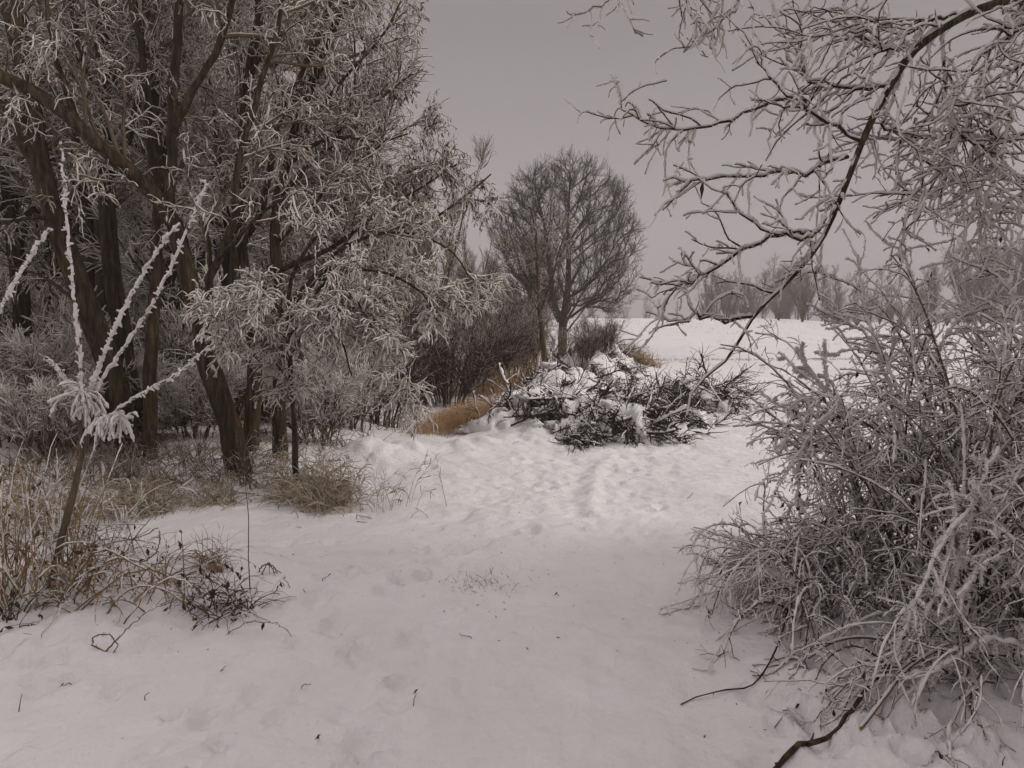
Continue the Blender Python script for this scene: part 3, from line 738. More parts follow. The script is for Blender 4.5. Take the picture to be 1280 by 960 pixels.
# ------------------------------------------------------------------ heaps of cut brushwood under snow
def heap(label, cx, cy, rx, ry, hh, nb, nt, nl, seed, twig='twig_dark'):
    r = np.random.default_rng(seed)
    z0 = h1(cx, cy) - .1
    root = thing('brush_pile', label, 'brush pile', (cx, cy, z0), 'snowy heaps of cut brushwood'); loc = (cx, cy, z0)

    def surf(x, y):
        return H(x, y) + hh * np.clip(1 - ((x - cx) / rx) ** 2 - ((y - cy) / ry) ** 2, 0, 1) ** .6 * .55
    br = []; bR = []
    for k in range(nb):
        a = r.uniform(0, 6.28); q = np.sqrt(r.random()); x = cx + rx * q * math.cos(a); y = cy + ry * q * math.sin(a)
        d = np.array([r.normal(.3, .8), r.normal(0, .6), r.uniform(-.1, .85)]); d /= np.linalg.norm(d); ln = r.uniform(.35, 1.0); z = surf(np.array([x]), np.array([y]))[0] + r.uniform(-.1, .03)
        k5 = np.linspace(-.35, .65, 8)[:, None]; pts = np.array([[x, y, z]]) + d * ln * k5; pts = pts + np.cumsum(r.normal(0, .014, (8, 3)), 0)
        rad = r.uniform(.008, .024) * np.linspace(1.1, .55, 8)
        B = Bag(); B.tubes(pts[None], rad[None], 7)
        c = pts[[0, -1]]; B.blobs(c, np.array([[rad[0]] * 3, [rad[-1]] * 3]) * .98, k, .1, (7, 5))
        B.build('branch', M['bark'], root, loc); br.append(pts); bR.append(rad)
    br = np.array(br); bR = np.array(bR)
    a1, r1 = grow(br, bR, nt, (.2, 1), (.2, .55), (15, 60), 6, (0, 0, -.02), .12, (.006, .003), .3)
    # fans of fine dark brushwood hanging out of the heap, front and top
    nc = max(8, nt // 12); aa = r.uniform(0, 6.28, nc); qq = np.sqrt(r.random(nc)); X = cx + rx * qq * np.cos(aa); Yc = cy + ry * qq * np.sin(aa) - ry * .15
    n2 = nc * 26; ci = np.repeat(np.arange(nc), 26); x = X[ci] + r.normal(0, .05, n2); y = Yc[ci] + r.normal(0, .05, n2)
    z = surf(x, y) + r.uniform(-.12, .09, n2); st = np.stack([x, y, z], 1)
    cd = nrm(np.stack([r.normal(0, .7, nc), r.normal(-.5, .4, nc), r.normal(-.4, .4, nc)], 1))
    d = nrm(cd[ci] + r.normal(0, .6, (n2, 3))); ln = r.uniform(.10, .34, n2)
    pts = np.empty((n2, 5, 3)); pts[:, 0] = st
    for j in range(1, 5): d = nrm(d + r.normal(0, .16, (n2, 3)) + (0, 0, -.10)); pts[:, j] = pts[:, j - 1] + d * (ln / 4)[:, None]
    rr = np.linspace(.008, .004, 5)[None] * r.uniform(.6, 1.5, (n2, 1))
    b1, rb1 = grow(np.concatenate([pts]), rr, nt * 7, (.2, 1), (.04, .16), (15, 65), 4, (0, 0, -.1), .2, (.005, .0035), .2)
    B = Bag(); B.tubes(a1, r1, 4); B.tubes(pts, rr, 4); B.tubes(b1, rb1, 3)
    bw = B.build('brushwood', M[twig], root, loc)
    # withered leaves still on the brushwood, in clumps
    n3 = nt * 3; i = r.integers(0, n2, n3); pk = r.random(n3) < .8; i = i[pk]; c = pts[i, r.integers(1, 5, len(i))] + r.normal(0, .03, (len(i), 3))
    a = nrm(r.normal(0, 1, (len(i), 3)) + (0, 0, -.8)); b = nrm(np.cross(a, r.normal(0, 1, (len(i), 3)))); l = r.uniform(.018, .045, (len(i), 1))
    B = Bag(); B.quads(c, a * l, b * l * .4, a * 0 + np.cross(a, b) * l * .25); B.build('withered_leaves', M['husk_dark'], bw, loc)
    # snow: pads lying on the heap and ridges along the twigs
    al = r.uniform(0, 6.28, nl); ql = np.sqrt(r.random(nl)) * 1.05; x = cx + rx * ql * np.cos(al); y = cy + ry * ql * np.sin(al); s = r.uniform(.03, .17, nl) * (1.1 - .35 * ql)
    zz = surf(x, y) + r.uniform(-.09, .06, nl) + .05 * (y - cy) / ry
    nl = nl // 3; x, y, s, zz = x[:nl], y[:nl], s[:nl] * .75, zz[:nl]
    B = Bag(); B.blobs(np.stack([x, y, zz], 1), np.stack([s * r.uniform(.9, 1.7, nl), s * r.uniform(.8, 1.3, nl), s * r.uniform(.4, .75, nl)], 1), seed, .55, (16, 10))
    gx = np.linspace(-1.2, 1.2, 110); gy = np.linspace(-1.2, 1.2, 72); GX, GY = np.meshgrid(cx + rx * gx, cy + ry * gy); fx, fy = GX.ravel(), GY.ravel()
    e2 = ((fx - cx) / rx) ** 2 + ((fy - cy) / ry) ** 2; hole = fbm(fx * 2.6 + seed, fy * 2.2, seed + 40, 4) - .16 * np.clip((fy - cy) / ry, -1, 1) + .22 * np.clip(e2 - .75, 0, 1)
    zz = surf(fx, fy) + .03 + .10 * fbm(fx * 2.4, fy * 2.4, seed + 50, 2) + .09 * np.maximum(-.1, fbm(fx * 7, fy * 7, seed + 60, 3)) - .24 * sm(.0, .2, hole) - .5 * sm(.95, 1.35, e2)
    i = (np.arange(71) * 110)[:, None] + np.arange(109)[None]; Fq = np.stack([i, i + 1, i + 111, i + 110], -1).reshape(-1, 4); keep = (zz > H(fx, fy) - .05)[Fq].any(1); u, inv = np.unique(Fq[keep], return_inverse=True)
    B.add(np.stack([fx, fy, zz], -1)[u], inv.reshape(-1, 4))
    al = r.uniform(3.3, 6.1, nl // 3); x = cx + rx * np.cos(al) * r.uniform(.85, 1.25, nl // 3); y = cy + ry * np.sin(al) * r.uniform(.8, 1.25, nl // 3); s = r.uniform(.03, .12, nl // 3)
    B.blobs(np.stack([x, y, H(x, y)], 1), np.stack([s * 1.6, s * 1.2, s * .6], 1), seed + 5, .6, (16, 10))
    frost_on(B, br, bR, .012, .55, .8, 6, 3, 1.3); frost_on(B, a1, r1, .004, .25, .8, 4, 2, 1.2); frost_on(B, pts, rr, .005, .14, .8, 4, 2, 1.2)
    B.build('snow', M['snowlump'], root, loc)
    return root


heap('large front heap of dark brushwood under torn snow beside the track', 1.4, 10.5, 1.05, .65, .46, 34, 420, 70, 3)
heap('dark spiky heap of brushwood nearest the track bend, right of the large heap', 3.5, 13.9, 1.05, .7, .5, 30, 420, 30, 4)
heap('snowed over heap of brushwood behind the large front heap', 1.3, 13.6, 1.1, 1.2, .4, 22, 200, 60, 6)
heap('low heap of brushwood on the bank nearest the round tree', 2.6, 21.0, 1.0, 2.2, .5, 26, 260, 50, 7, 'twig')
heap('small snowy heap of sticks at the left end beside the reeds', .15, 11.0, .8, .6, .24, 16, 130, 36, 8, 'twig')
heap('low dark heap joining the large heap and the spiky one', 2.4, 12.0, .8, .7, .42, 20, 280, 30, 9)
heap('flat snowy heap of twigs halfway along the bank', 1.9, 17.0, .9, 1.6, .4, 20, 180, 50, 10, 'twig')


c = gnd(795, 452); g = Bag(); n = 500
blades(g, c[0] + rng.normal(0, .35, n), c[1] + rng.normal(0, .3, n), (.3, .7), .5, .008, 5, .45)
tag(g.build('grass_tuft', M['straw']), 'drooping straw tuft at the far end of the brushwood bank', 'grass tuft')

# ditch line of dark grass at the foot of the bank
n = 700; gx = rng.uniform(5, 17, n); gy = 31.7 + .06 * gx + rng.normal(0, .06, n); k = vnoise(gx * .9, gy * 0 + 3, 7) > -.12
g = Bag(); blades(g, gx[k], gy[k], (.05, .16), .4, .010, 4, .3)
n = 900; gx = rng.uniform(4, 24, n); gy = rng.uniform(36, 56, n); k = vnoise(gx * .5, gy * .5, 9) > .08; blades(g, gx[k], gy[k], (.06, .22), .3, .008, 4, .3)
tag(g.build('field_grass', M['straw_rime']), 'sparse grass tips along the ditch and up the snowy field', None, None, 'stuff')


# ------------------------------------------------------------------ far trees
FG = 'hazy trees beyond the field'
fa = bare_tree('tree', 'x', 'tree', 9, 3.0, 1, 46, 420, 2400, .15, .10, twig='bark_grey', rmin=(.04, .016, .009), asc=.10, fork=(25, 60), rime='rime_fine', rimeT=.005, rimecover=.4, tsec=(.12, 1))
fb = bare_tree('tree', 'x', 'tree', 8, 2.6, 4, 60, 420, 2400, .10, .3, twig='bark_grey', rmin=(.03, .014, .009), asc=.13, fork=(20, 55), rime='rime_fine', rimeT=.005, rimecover=.4, tsec=(.08, 1))
fc = bare_tree('tree', 'x', 'tree', 10, 2.2, 1, 40, 300, 1600, .13, .06, twig='bark_grey', rmin=(.03, .014, .009), asc=.12, fork=(25, 55), tsec=(.25, 1))
protos = [fa, fb, fc]; used = [False] * 3
fr_ = np.random.default_rng(9)
def far(px, top, Y, k, lab):
    """a tree whose crown top shows at photo row `top`"""
    x = (px + fr_.normal(0, 6) - 640) / F * Y; z = h1(x, Y); H0 = (10, 9, 10.6)[k]
    s = (CAMZ + (402 - top) / F * Y - z) / H0 / .93
    place(protos[k], not used[k], x, Y, fr_.uniform(0, 6.28), max(.25, s), lab, FG); used[k] = True
for i in range(34):
    px = fr_.uniform(866, 1064); k = int(fr_.choice([0, 0, 1, 1, 2])); top = 334 + 10 * math.sin(px * .05) + fr_.uniform(-4, 26)
    far(px, top, fr_.uniform(95, 145), k, 'grey bare tree in the clump beyond the snowy field')
for i in range(32):
    px = fr_.uniform(1066, 1340); k = int(fr_.choice([0, 1, 1, 1, 2])); top = (340 if px < 1160 else 308) + fr_.uniform(-6, 24)
    far(px, top, fr_.uniform(72, 108), k, 'bare tree in the row behind the right hand bush')
for i in range(34):
    px = 555 + i * 23 + fr_.uniform(-8, 8); far(px, fr_.uniform(372, 386), fr_.uniform(165, 230), int(fr_.integers(0, 3)), 'faint grey tree in the distant tree line')
# willow bush on the end of the bank and hedge bushes right of it
bw = bare_tree('bush', 'pale yellowish bush of upright stems on the end of the snowy bank', 'bush', 4.0, 1.1, 26, 90, 600, 2400, .03, .35, bark='twig_tan', twig='twig_tan', rmin=(.018, .011, .009), asc=.2, fork=(10, 30), rime='rime_fine', rimeT=.006, tsec=(.1, 1), group='bushes along the far bank')
pB = at(1003, 404, 58); bw.location = (pB[0], 58, h1(pB[0], 58)); 
for i, px in enumerate([972, 1030, 1044, 1058, 1070, 1084, 1098, 1112, 1126, 1140, 1154, 1168, 1182, 1196, 1210, 1225, 1240, 1255, 1270]):
    Y = 58 + (i % 4) * 1.5; x = (px - 640) / F * Y
    lab = 'low dark bush just left of the pale yellowish bush' if i == 0 else 'low bush just right of the pale yellowish bush' if i == 1 else 'low bush in the hedge behind the top of the right bush'
    dup(bw, (x, Y, h1(x, Y) - .1), i * 1.1, (.42 + .1 * fr_.random(), .42, .22 + .3 * fr_.random()), lab, 'bushes along the far bank')


# ------------------------------------------------------------------ near left: white rimed shoots, weeds and brambles
def rimed_shoots():
    base = gnd(66, 735); root = thing('sapling', 'sapling with long shoots thick with white rime at the left', 'sapling', tuple(base)); Yd = base[1]
    st = []; sr = []
    def s(pl, ra, rb): st.append(limb([(a, b, Yd + d) for a, b, d in pl], 22)); sr.append(np.linspace(ra, rb, 22))
    s([(62, 745, 0), (75, 680, 0), (95, 600, 0), (112, 530, 0), (122, 490, 0)], .020, .012)
    s([(84, 655, 0), (100, 580, -.02), (98, 500, -.05)], .012, .008)
    B = Bag(); B.tubes(np.array(st), np.array(sr), 8); B.build('stem', M['twig_tan'], root, base)
    shoots = [
        [(104, 500, -.05), (98, 430, -.05), (90, 350, -.06), (83, 270, -.08), (77, 178, -.1)],
        [(113, 490, 0), (135, 430, -.1), (160, 380, -.15), (190, 325, -.2), (224, 280, -.25)],
        [(120, 490, 0), (150, 440, .05), (185, 390, .05), (220, 320, .05), (240, 270, .05), (258, 226, .05)],
        [(118, 545, 0), (150, 510, -.1), (195, 482, -.15), (230, 462, -.18), (258, 436, -.2)],
        [(92, 488, -.05), (78, 468, -.1), (57, 446, -.15)],
        [(0, 384, -.3), (18, 352, -.3), (40, 318, -.3), (63, 284, -.3)]]
    for i, pl in enumerate(shoots):
        q = limb([(a, b, Yd + d) for a, b, d in pl], 30, .0035)[None]
        if i == 5:
            q = np.concatenate([limb([(-60, 640, Yd - .3), (-40, 480, Yd - .3), (0, 384, Yd - .3)], 30), q[0]])[None][:, ::2]
        r = np.linspace(.007, .004, q.shape[1])[None]; B = Bag(); B.tubes(q, r, 6); so = B.build('shoot', M['cane'], root, base)
        B = Bag(); frost_on(B, q, r, .0105 if i in (0, 2, 1, 5) else .0078, 1, .55, 8, 3, .35, .4, .62)
        qq, rq = up2(q, r, 2)
        k, kr = grow(qq, rq + .012, 80 if i != 4 else 34, (0, 1), (.010, .032), (40, 100), 3, (0, 0, 0), .3, (.0085, .004), 0, relrad=1)
        B.tubes(k, kr, 5); B.build('rime', M['rime_white'], so, base)
    # the drooping seed panicle where the shoots part
    cs = np.array([at(105, 495, Yd - .08), at(128, 525, Yd - .1), at(150, 520, Yd - .1)])
    P = []
    for c, n, sx in ((cs[0], 46, 1), (cs[1], 24, .9), (cs[2], 20, .8)):
        for j in range(n):
            a = rng.uniform(0, 6.28); e = rng.uniform(.15, 1.2); L = rng.uniform(.05, .2) * sx; dr = rng.uniform(.15, .8)
            d = np.array([math.cos(a) * e, math.sin(a) * e, rng.uniform(.0, .9)]); p = [c + rng.normal(0, .018, 3)]
            for k in range(6): d = d + np.array([0, 0, -dr]) + rng.normal(0, .14, 3); p.append(p[-1] + d / np.linalg.norm(d) * L / 6)
            P.append(np.array(p))
    P = np.array(P); r = np.full(P.shape[:2], .002)
    B = Bag(); B.tubes(P, r, 4); pn = B.build('seed_panicle', M['straw'], root, base)
    B = Bag(); frost_on(B, P, r, .0065, 1, .5, 6, 2, .2); hang(B, P, 400, (.012, .03), .004); B.build('rime', M['rime_white'], pn, base)


rimed_shoots()


def weeds(name, label, cat, cx, cy, rx, ry, n, L, mats, lean=.3, droop=.15, rime=.003, cover=.6, br=3, w=.004, twl=(.05, .2), stemname='stalks', leafn=0):
    base = np.array([cx, cy, h1(cx, cy)]); root = thing(name, label, cat, tuple(base))
    a = rng.uniform(0, 6.28, n); q = np.sqrt(rng.random(n)); x = cx + rx * q * np.cos(a); y = cy + ry * q * np.sin(a)
    B = Bag(); p, r = blades(B, x, y, L, lean, w, 9, droop, 5)
    b, br_ = grow(p, r, n * br, (.3, 1), twl, (20, 60), 5, (0, 0, -.05), .15, (w * .7, w * .35), .3); B.tubes(b, br_, 3)
    so = B.build(stemname, M[mats], root, base)
    if rime:
        B = Bag(); frost_on(B, p, r, rime, cover, .6, 5, 2, .6); frost_on(B, b, br_, rime, cover, .6, 4, 1, .6); B.build('rime', M['rime_white'], so, base)
    if leafn:
        i = rng.integers(0, len(b), leafn); c = b[i, -1]; a = nrm(rng.normal(0, 1, (leafn, 3)) + (0, 0, -1.2)); l = rng.uniform(.012, .03, (leafn, 1)); bb = nrm(np.cross(a, rng.normal(0, 1, (leafn, 3))))
        B = Bag(); B.quads(c + a * l, a * l, bb * l * .45, np.cross(a, bb) * l * .3); B.build('withered_leaves', M['leaf'], so, base)
    return root


c = gnd(22, 735)
weeds('weed_clump', 'tall rimed weeds at the left edge of the photo', 'weeds', c[0], c[1], .36, .35, 130, (.35, .95), 'straw', .35, .18, .0024, .3, 4, .0035, leafn=60)
c = gnd(30, 700)
weeds('weed_clump', 'frosted weeds close behind the rimed sapling', 'weeds', c[0] - .1, c[1] + .35, .7, .3, 80, (.3, .75), 'weedy', .45, .22, .0028, .5, 4, .003, leafn=40)
c = gnd(150, 745)
weeds('weed_clump', 'brown weeds flattened by snow under the rimed sapling', 'weeds', c[0], c[1], .42, .16, 110, (.2, .48), 'straw', .8, .35, .003, .25, 2, .0035, leafn=90)
c = gnd(285, 765)
weeds('weed_clump', 'small dark tangle of weeds at the right end of the bramble arches', 'weeds', c[0], c[1], .16, .09, 60, (.12, .32), 'twig', .8, .4, .002, .2, 3, .003, leafn=90)
c = gnd(268, 712)
weeds('weed_clump', 'golden bent grass tuft poking from snow above the bramble arches', 'weeds', c[0], c[1], .1, .06, 60, (.12, .3), 'straw', .6, .4, .002, .15, 1, .003)
c = gnd(125, 708)
weeds('weed_clump', 'golden bent grass tuft beside the foot of the rimed sapling', 'weeds', c[0], c[1], .14, .06, 60, (.12, .28), 'straw', .7, .4, .002, .15, 1, .003)
c = gnd(10, 775)
weeds('weed_clump', 'dark flattened tuft at the bottom of the left edge', 'weeds', c[0], c[1], .14, .08, 40, (.1, .26), 'twig', .8, .4, .002, .2, 2, .003, leafn=40)


def bramble(label, arcs, r=.004, side=0):
    g0 = gnd(*arcs[0][0][:2]); root = thing('bramble', label, 'bramble', tuple(g0), 'bramble arches on the left bank')
    for pl in arcs:
        Y = gnd(*pl[0][:2])[1]; q = limb([(p[0], p[1], Y + (p[2] if len(p) > 2 else 0)) for p in pl], 22, .003)
        A = q[None]; rr = np.linspace(r, r * .6, 22)[None]; B = Bag(); B.tubes(A, rr, 6)
        th, tr = grow(A, rr, 26, (0, 1), (.008, .016), (60, 90), 2, (0, 0, 0), .05, (.002, .0006), 0, relrad=1); B.tubes(th, tr, 3)
        if side:
            b, br = grow(A, rr, max(1, side // len(arcs)), (.2, 1), (.06, .2), (30, 70), 5, (0, 0, -.03), .12, (r * .5, r * .3), .2); B.tubes(b, br, 4)
        o = B.build('cane', M['cane'], root, g0)
        if rng.random() < .5:
            k0 = rng.integers(0, 8); k1 = rng.integers(12, 21); B = Bag(); frost_on(B, A[:, k0:k1], rr[:, k0:k1], .0022, 1, .9, 5, 2, 1.3); B.build('rime', M['rime_white'], o, g0)


bramble('tangled arching bramble over the brown weeds, on the left bank', [
    [(95, 742), (140, 700), (190, 712), (226, 776)], [(70, 760), (120, 690), (175, 708), (215, 735)], [(100, 765), (150, 722), (200, 715), (245, 760)], [(165, 712), (195, 690), (200, 664)],
    [(130, 770), (165, 735), (210, 740), (250, 775)], [(90, 690), (140, 672), (196, 680)], [(245, 760), (275, 740), (300, 752), (318, 770)], [(215, 735), (245, 715), (280, 735), (310, 740)],
    [(60, 720), (110, 685), (170, 673), (196, 658)], [(155, 780), (190, 735), (230, 725), (262, 770)]], .0045, 40)
bramble('single curled bramble loop lying on the snow below the weeds', [[(132, 815), (160, 785), (190, 762), (222, 750)], [(132, 815), (116, 806), (120, 795), (135, 794), (146, 806), (140, 818)]], .004, 0)
bramble('drooping comb of yellow grass at the right end of the left bank', [[(285, 793), (310, 778), (340, 778), (360, 790), (373, 808)]] + [[(340 + 4 * k, 779 + 2.2 * k), (340 + 4.2 * k, 790 + 2.2 * k), (344 + 3.6 * k, 806 + .2 * k)] for k in range(7)], .0022, 0)
bramble('dark bramble loop poking out of the snow, right of the golden tuft', [[(322, 718), (330, 706), (342, 708), (347, 718)], [(326, 720), (336, 704), (344, 718)]], .004, 4)

# lone straight stalk in front of the wood
c = gnd(313, 745); q = np.array([[c + (0, 0, -.03), c + (-.005, 0, .2), c + (.0, .01, .42), c + (-.01, 0, .62)]]); B = Bag(); B.tubes(up2(q, np.array([[.0035, .003, .0025, .0015]]), 3)[0], up2(q, np.array([[.0035, .003, .0025, .0015]]), 3)[1], 6)
tag(B.build('stalk', M['twig']), 'lone straight thin stalk rising from snow beside the bramble', 'stalk')

# ------------------------------------------------------------------ right: overhanging snowy branches of a tree outside the frame
def overhang():
    bx, by = 4.15, 4.6; base = np.array([bx, by, h1(bx, by)]); root = thing('tree', 'tree reaching in from the right, its drooping boughs lined with snow', 'tree', tuple(base))
    tr = resample([base + (0, 0, -.2), base + (.02, 0, 1.2), base + (-.05, -.05, 2.6), base + (-.2, -.1, 4.2), base + (-.3, 0, 6)], 16); rr0 = np.linspace(.17, .09, 16)
    B = Bag(); B.tubes(tr[None], rr0[None], 14); trunk = B.build('trunk', M['bark'], root, base)
    att = tr[11]
    main = resample([att, at(1330, -40, 4.5)] + [at(*p) for p in [(1280, -8, 4.4), (1212, 16, 4.3), (1148, 58, 4.2), (1112, 108, 4.1), (1080, 172, 4.0), (1052, 245, 3.95), (1024, 305, 3.9), (985, 352, 3.85), (945, 392, 3.8), (908, 450, 3.8), (868, 484, 3.8), (858, 522, 3.8)]], 40)
    mr = np.interp(np.linspace(0, 1, 40), [0, .12, .35, .6, .8, 1], [.055, .036, .026, .017, .0105, .004])
    sub = [
        [(1075, 176, 4.0), (1051, 161, 4), (1010, 139, 3.9), (976, 112, 3.85), (954, 86, 3.8), (929, 47, 3.8)],
        [(1060, 196, 4.0), (1010, 214, 3.9), (965, 217, 3.8), (931, 221, 3.75), (880, 222, 3.7), (826, 226, 3.7)],
        [(1010, 128, 3.95), (980, 122, 4), (931, 142, 4), (875, 161, 4), (830, 160, 4), (800, 155, 4), (782, 140, 4), (768, 105, 4)],
        [(1032, 272, 3.9), (1006, 300, 3.8), (976, 292, 3.7), (942, 277, 3.7), (920, 259, 3.65), (908, 238, 3.6)],
        [(1014, 290, 3.9), (965, 296, 3.8), (912, 322, 3.75), (868, 350, 3.7), (842, 360, 3.7), (826, 402, 3.7)],
        [(1212, 15, 4.3), (1137, 28, 4.2), (1062, 41, 4.1), (1010, 49, 4.0)],
        [(1300, 172, 4.6), (1250, 176, 4.5), (1197, 175, 4.4), (1140, 174, 4.4), (1090, 172, 4.3)],
        [(1179, 30, 4.3), (1180, 124, 4.2), (1197, 169, 4.1), (1175, 214, 4), (1141, 247, 3.9), (1128, 300, 3.9), (1128, 330, 3.9)],
        [(1112, 108, 4.1), (1105, 160, 4.1), (1125, 165, 4.1), (1122, 215, 4.1), (1140, 250, 4)],
        [(1197, 169, 4.1), (1240, 190, 4.2), (1266, 215, 4.2), (1282, 260, 4.2)],
        [(1330, -60, 4.4), (1240, 60, 4.5), (1215, 150, 4.4), (1222, 240, 4.4), (1232, 330, 4.4)],
        [(1330, -20, 4.0), (1270, 40, 3.9), (1225, 70, 3.8), (1190, 130, 3.8), (1165, 200, 3.7)],
        [(1310, 60, 4.3), (1262, 95, 4.2), (1262, 150, 4.1), (1240, 215, 4.0), (1200, 250, 4.0)],
        [(940, 396, 3.8), (905, 400, 3.8), (872, 394, 3.75), (850, 402, 3.7), (826, 396, 3.7)],
        [(1112, 108, 4.1), (1060, 110, 4.2), (1010, 100, 4.2), (1000, 40, 4.2), (1012, -10, 4.2)],
        [(1148, 58, 4.2), (1100, 60, 4.3), (1062, 20, 4.4), (1045, -20, 4.4)],
        [(1150, 200, 4.5), (1190, 220, 4.5), (1240, 255, 4.5), (1290, 262, 4.5)]]
    A = np.array([limb(p, 20, .008) for p in sub]); Ar = np.array([np.interp(np.linspace(0, 1, 20), [0, 1], [.0095, .0026])] * len(A))
    # separate tips entering through the top of the frame
    tops = [[(880, -120, 4.6), (858, 0, 4.4), (871, 22, 4.4), (869, 50, 4.4), (855, 64, 4.4)], [(920, -120, 4.6), (925, 0, 4.4), (905, 22, 4.4), (880, 45, 4.4)], [(700, -60, 4.6), (775, -25, 4.4), (760, 3, 4.4), (735, 12, 4.4)],
            [(880, -120, 4.6), (900, -10, 4.5), (888, 28, 4.5), (872, 58, 4.5)]]
    src = resample([att + (0, 0, .5), at(1150, -160, 4.7), at(900, -150, 4.7), at(700, -90, 4.6)], 20)
    T = np.array([limb(p, 20, .006) for p in tops]); Tr = np.array([np.linspace(.009, .003, 20)] * len(T))
    A = np.concatenate([A, T, src[None]]); Ar = np.concatenate([Ar, Tr, np.linspace(.03, .012, 20)[None]])
    B = Bag(); B.tubes(main[None], mr[None], 10)
    bo = B.build('bough', M['bark'], trunk, base); B = Bag(); B.tubes(A, Ar, 7)
    mm = np.concatenate([A[:, :], np.stack([main[14:34]])]); mmr = np.concatenate([Ar, mr[14:34][None]])
    b, br = grow(mm, mmr, 360, (.12, 1), (.12, .5), (25, 70), 9, (0, 0, -.04), .19, (.0048, .0024), .4)
    # extra thicket over the upper right
    box = np.concatenate([A[[5, 6, 7, 9, 10, 11, 12, 14, 15, 16]]]); b2, br2 = grow(box, Ar[[5, 6, 7, 9, 10, 11, 12, 14, 15, 16]], 150, (0.05, 1), (.25, .8), (25, 80), 11, (0, 0, -.04), .2, (.006, .0026), .3)
    cc, ccr = grow(np.concatenate([b, b2[:, :9]]), np.concatenate([br, br2[:, :9]]), 1700, (.1, 1), (.03, .15), (25, 75), 6, (0, 0, -.05), .2, (.0028, .0017), .2)
    B.tubes(b, br, 5); B.tubes(b2, br2, 5); B.tubes(cc, ccr, 4); crown = B.build('crown', M['twig_dark'], root, base)
    B = Bag()
    frost_on(B, main[None, 4:24], mr[None, 4:24], .0035, 1, .9, 8, 3, 3.0, 0); frost_on(B, main[None, 20:], mr[None, 20:], .0055, 1, .8, 8, 3, 1.9, 0); frost_on(B, A, Ar, .0056, 1, .6, 7, 3, 1.35)
    frost_on(B, b, br, .0047, .95, .6, 6, 2, 1.15); frost_on(B, b2, br2, .005, .95, .6, 6, 2, 1.15); frost_on(B, cc, ccr, .0037, .9, .6, 5, 2, 1.0)
    crystals(B, A, Ar, 7000, (.005, .014)); crystals(B, b, br, 9000, (.004, .012), .002); crystals(B, b2, br2, 7000, (.004, .012), .002); crystals(B, cc, ccr, 9000, (.004, .009), .0017)
    B.build('snow', M['rime_grey'], crown, base)
    c = at(878, 236, 3.7); B = Bag(); B.quads(np.array([c]), np.array([[.003, 0, .05]]), np.array([[.014, .01, 0]]), np.array([[0, .01, 0]])); B.build('withered_leaf', M['leaf'], crown, base)


overhang()

# ------------------------------------------------------------------ right: the big rimed bush
def big_bush():
    base = np.array([2.35, 3.9, h1(2.35, 3.9)]); root = thing('bush', 'big tangled bush thick with rime filling the right foreground', 'bush', tuple(base))
    st = []; sr = []
    def cane(x, y, tx, ty, L, up=1.0, dr=.12, r=.009, P=16):
        d = np.array([tx, ty, up]); d /= np.linalg.norm(d); p = [np.array([x, y, h1(x, y) - .05])]
        for k in range(P - 1):
            d = d + np.array([tx * .02, ty * .02, -dr * (k / P) * 2]) + rng.normal(0, .06, 3); d /= np.linalg.norm(d); p.append(p[-1] + d * L / (P - 1))
        p = np.array(p); p[:, 2] = np.maximum(p[:, 2], H(p[:, 0], p[:, 1]) + .01 - (np.arange(P) == 0) * .08)
        st.append(p); sr.append(np.linspace(r, r * .35, P))
    for k in range(190):            # tall canes
        cane(rng.uniform(2.1, 3.6), rng.uniform(3.4, 5.0), rng.normal(-.08, .24), rng.normal(-.1, .3), rng.uniform(1.0, 2.0), 1.5, rng.uniform(.06, .17), rng.uniform(.005, .011))
    for k in range(120):            # arching out to the left, low
        cane(rng.uniform(1.45, 2.2), rng.uniform(3.7, 4.5), rng.uniform(-.65, .05), rng.normal(-.15, .3), rng.uniform(.45, .9), rng.uniform(.7, 1.2), rng.uniform(.24, .4), rng.uniform(.004, .007))
    for k in range(50):            # low apron in front
        cane(rng.uniform(1.7, 3.0), rng.uniform(3.1, 3.7), rng.normal(-.3, .5), rng.uniform(-.6, .1), rng.uniform(.5, 1.1), rng.uniform(.5, 1.1), rng.uniform(.18, .3), rng.uniform(.004, .007))
    A = np.array(st); Ar = np.array(sr)
    B = Bag(); B.tubes(A, Ar, 6); canes = B.build('canes', M['twig_tan'], root, base)
    b, br = grow(A, Ar, 3300, (.18, 1), (.12, .42), (25, 70), 8, (0, 0, -.07), .15, (.0033, .0016), .35)
    d, dr = grow(b, br, 15000, (.1, 1), (.025, .13), (25, 70), 5, (0, 0, -.16), .17, (.002, .0012), .25)
    for arr in (b, d):
        fl = H(arr[..., 0].ravel(), arr[..., 1].ravel()).reshape(arr.shape[:2]) + .006; arr[..., 2] = np.maximum(arr[..., 2], fl)
    B = Bag(); B.tubes(b, br, 4); B.tubes(d, dr, 3); tw = B.build('twigs', M['twig'], root, base)
    B = Bag(); frost_on(B, A, Ar, .004, .8, .9, 6, 3, 1.2); frost_on(B, b, br, .0030, .85, .8, 5, 2, 1.0); frost_on(B, d, dr, .0024, .85, .7, 4, 1, .7)
    hang(B, d, 4500, (.015, .045), .0042); crystals(B, A, Ar, 12000, (.006, .018)); crystals(B, b, br, 26000, (.005, .014), .002); crystals(B, d, dr, 16000, (.004, .010), .0017); B.build('rime', M['rime_white'], tw, base)
    n = 700; i = rng.integers(0, len(d), n); c = d[i, -1]; a = nrm(rng.normal(0, .5, (n, 3)) + (0, 0, -1)); l = rng.uniform(.010, .026, (n, 1)); bb = nrm(np.cross(a, rng.normal(0, 1, (n, 3))))
    B = Bag(); B.quads(c + a * l, a * l, bb * l * .45, np.cross(a, bb) * l * .35); B.build('withered_leaves', M['leaf'], tw, base)


big_bush()


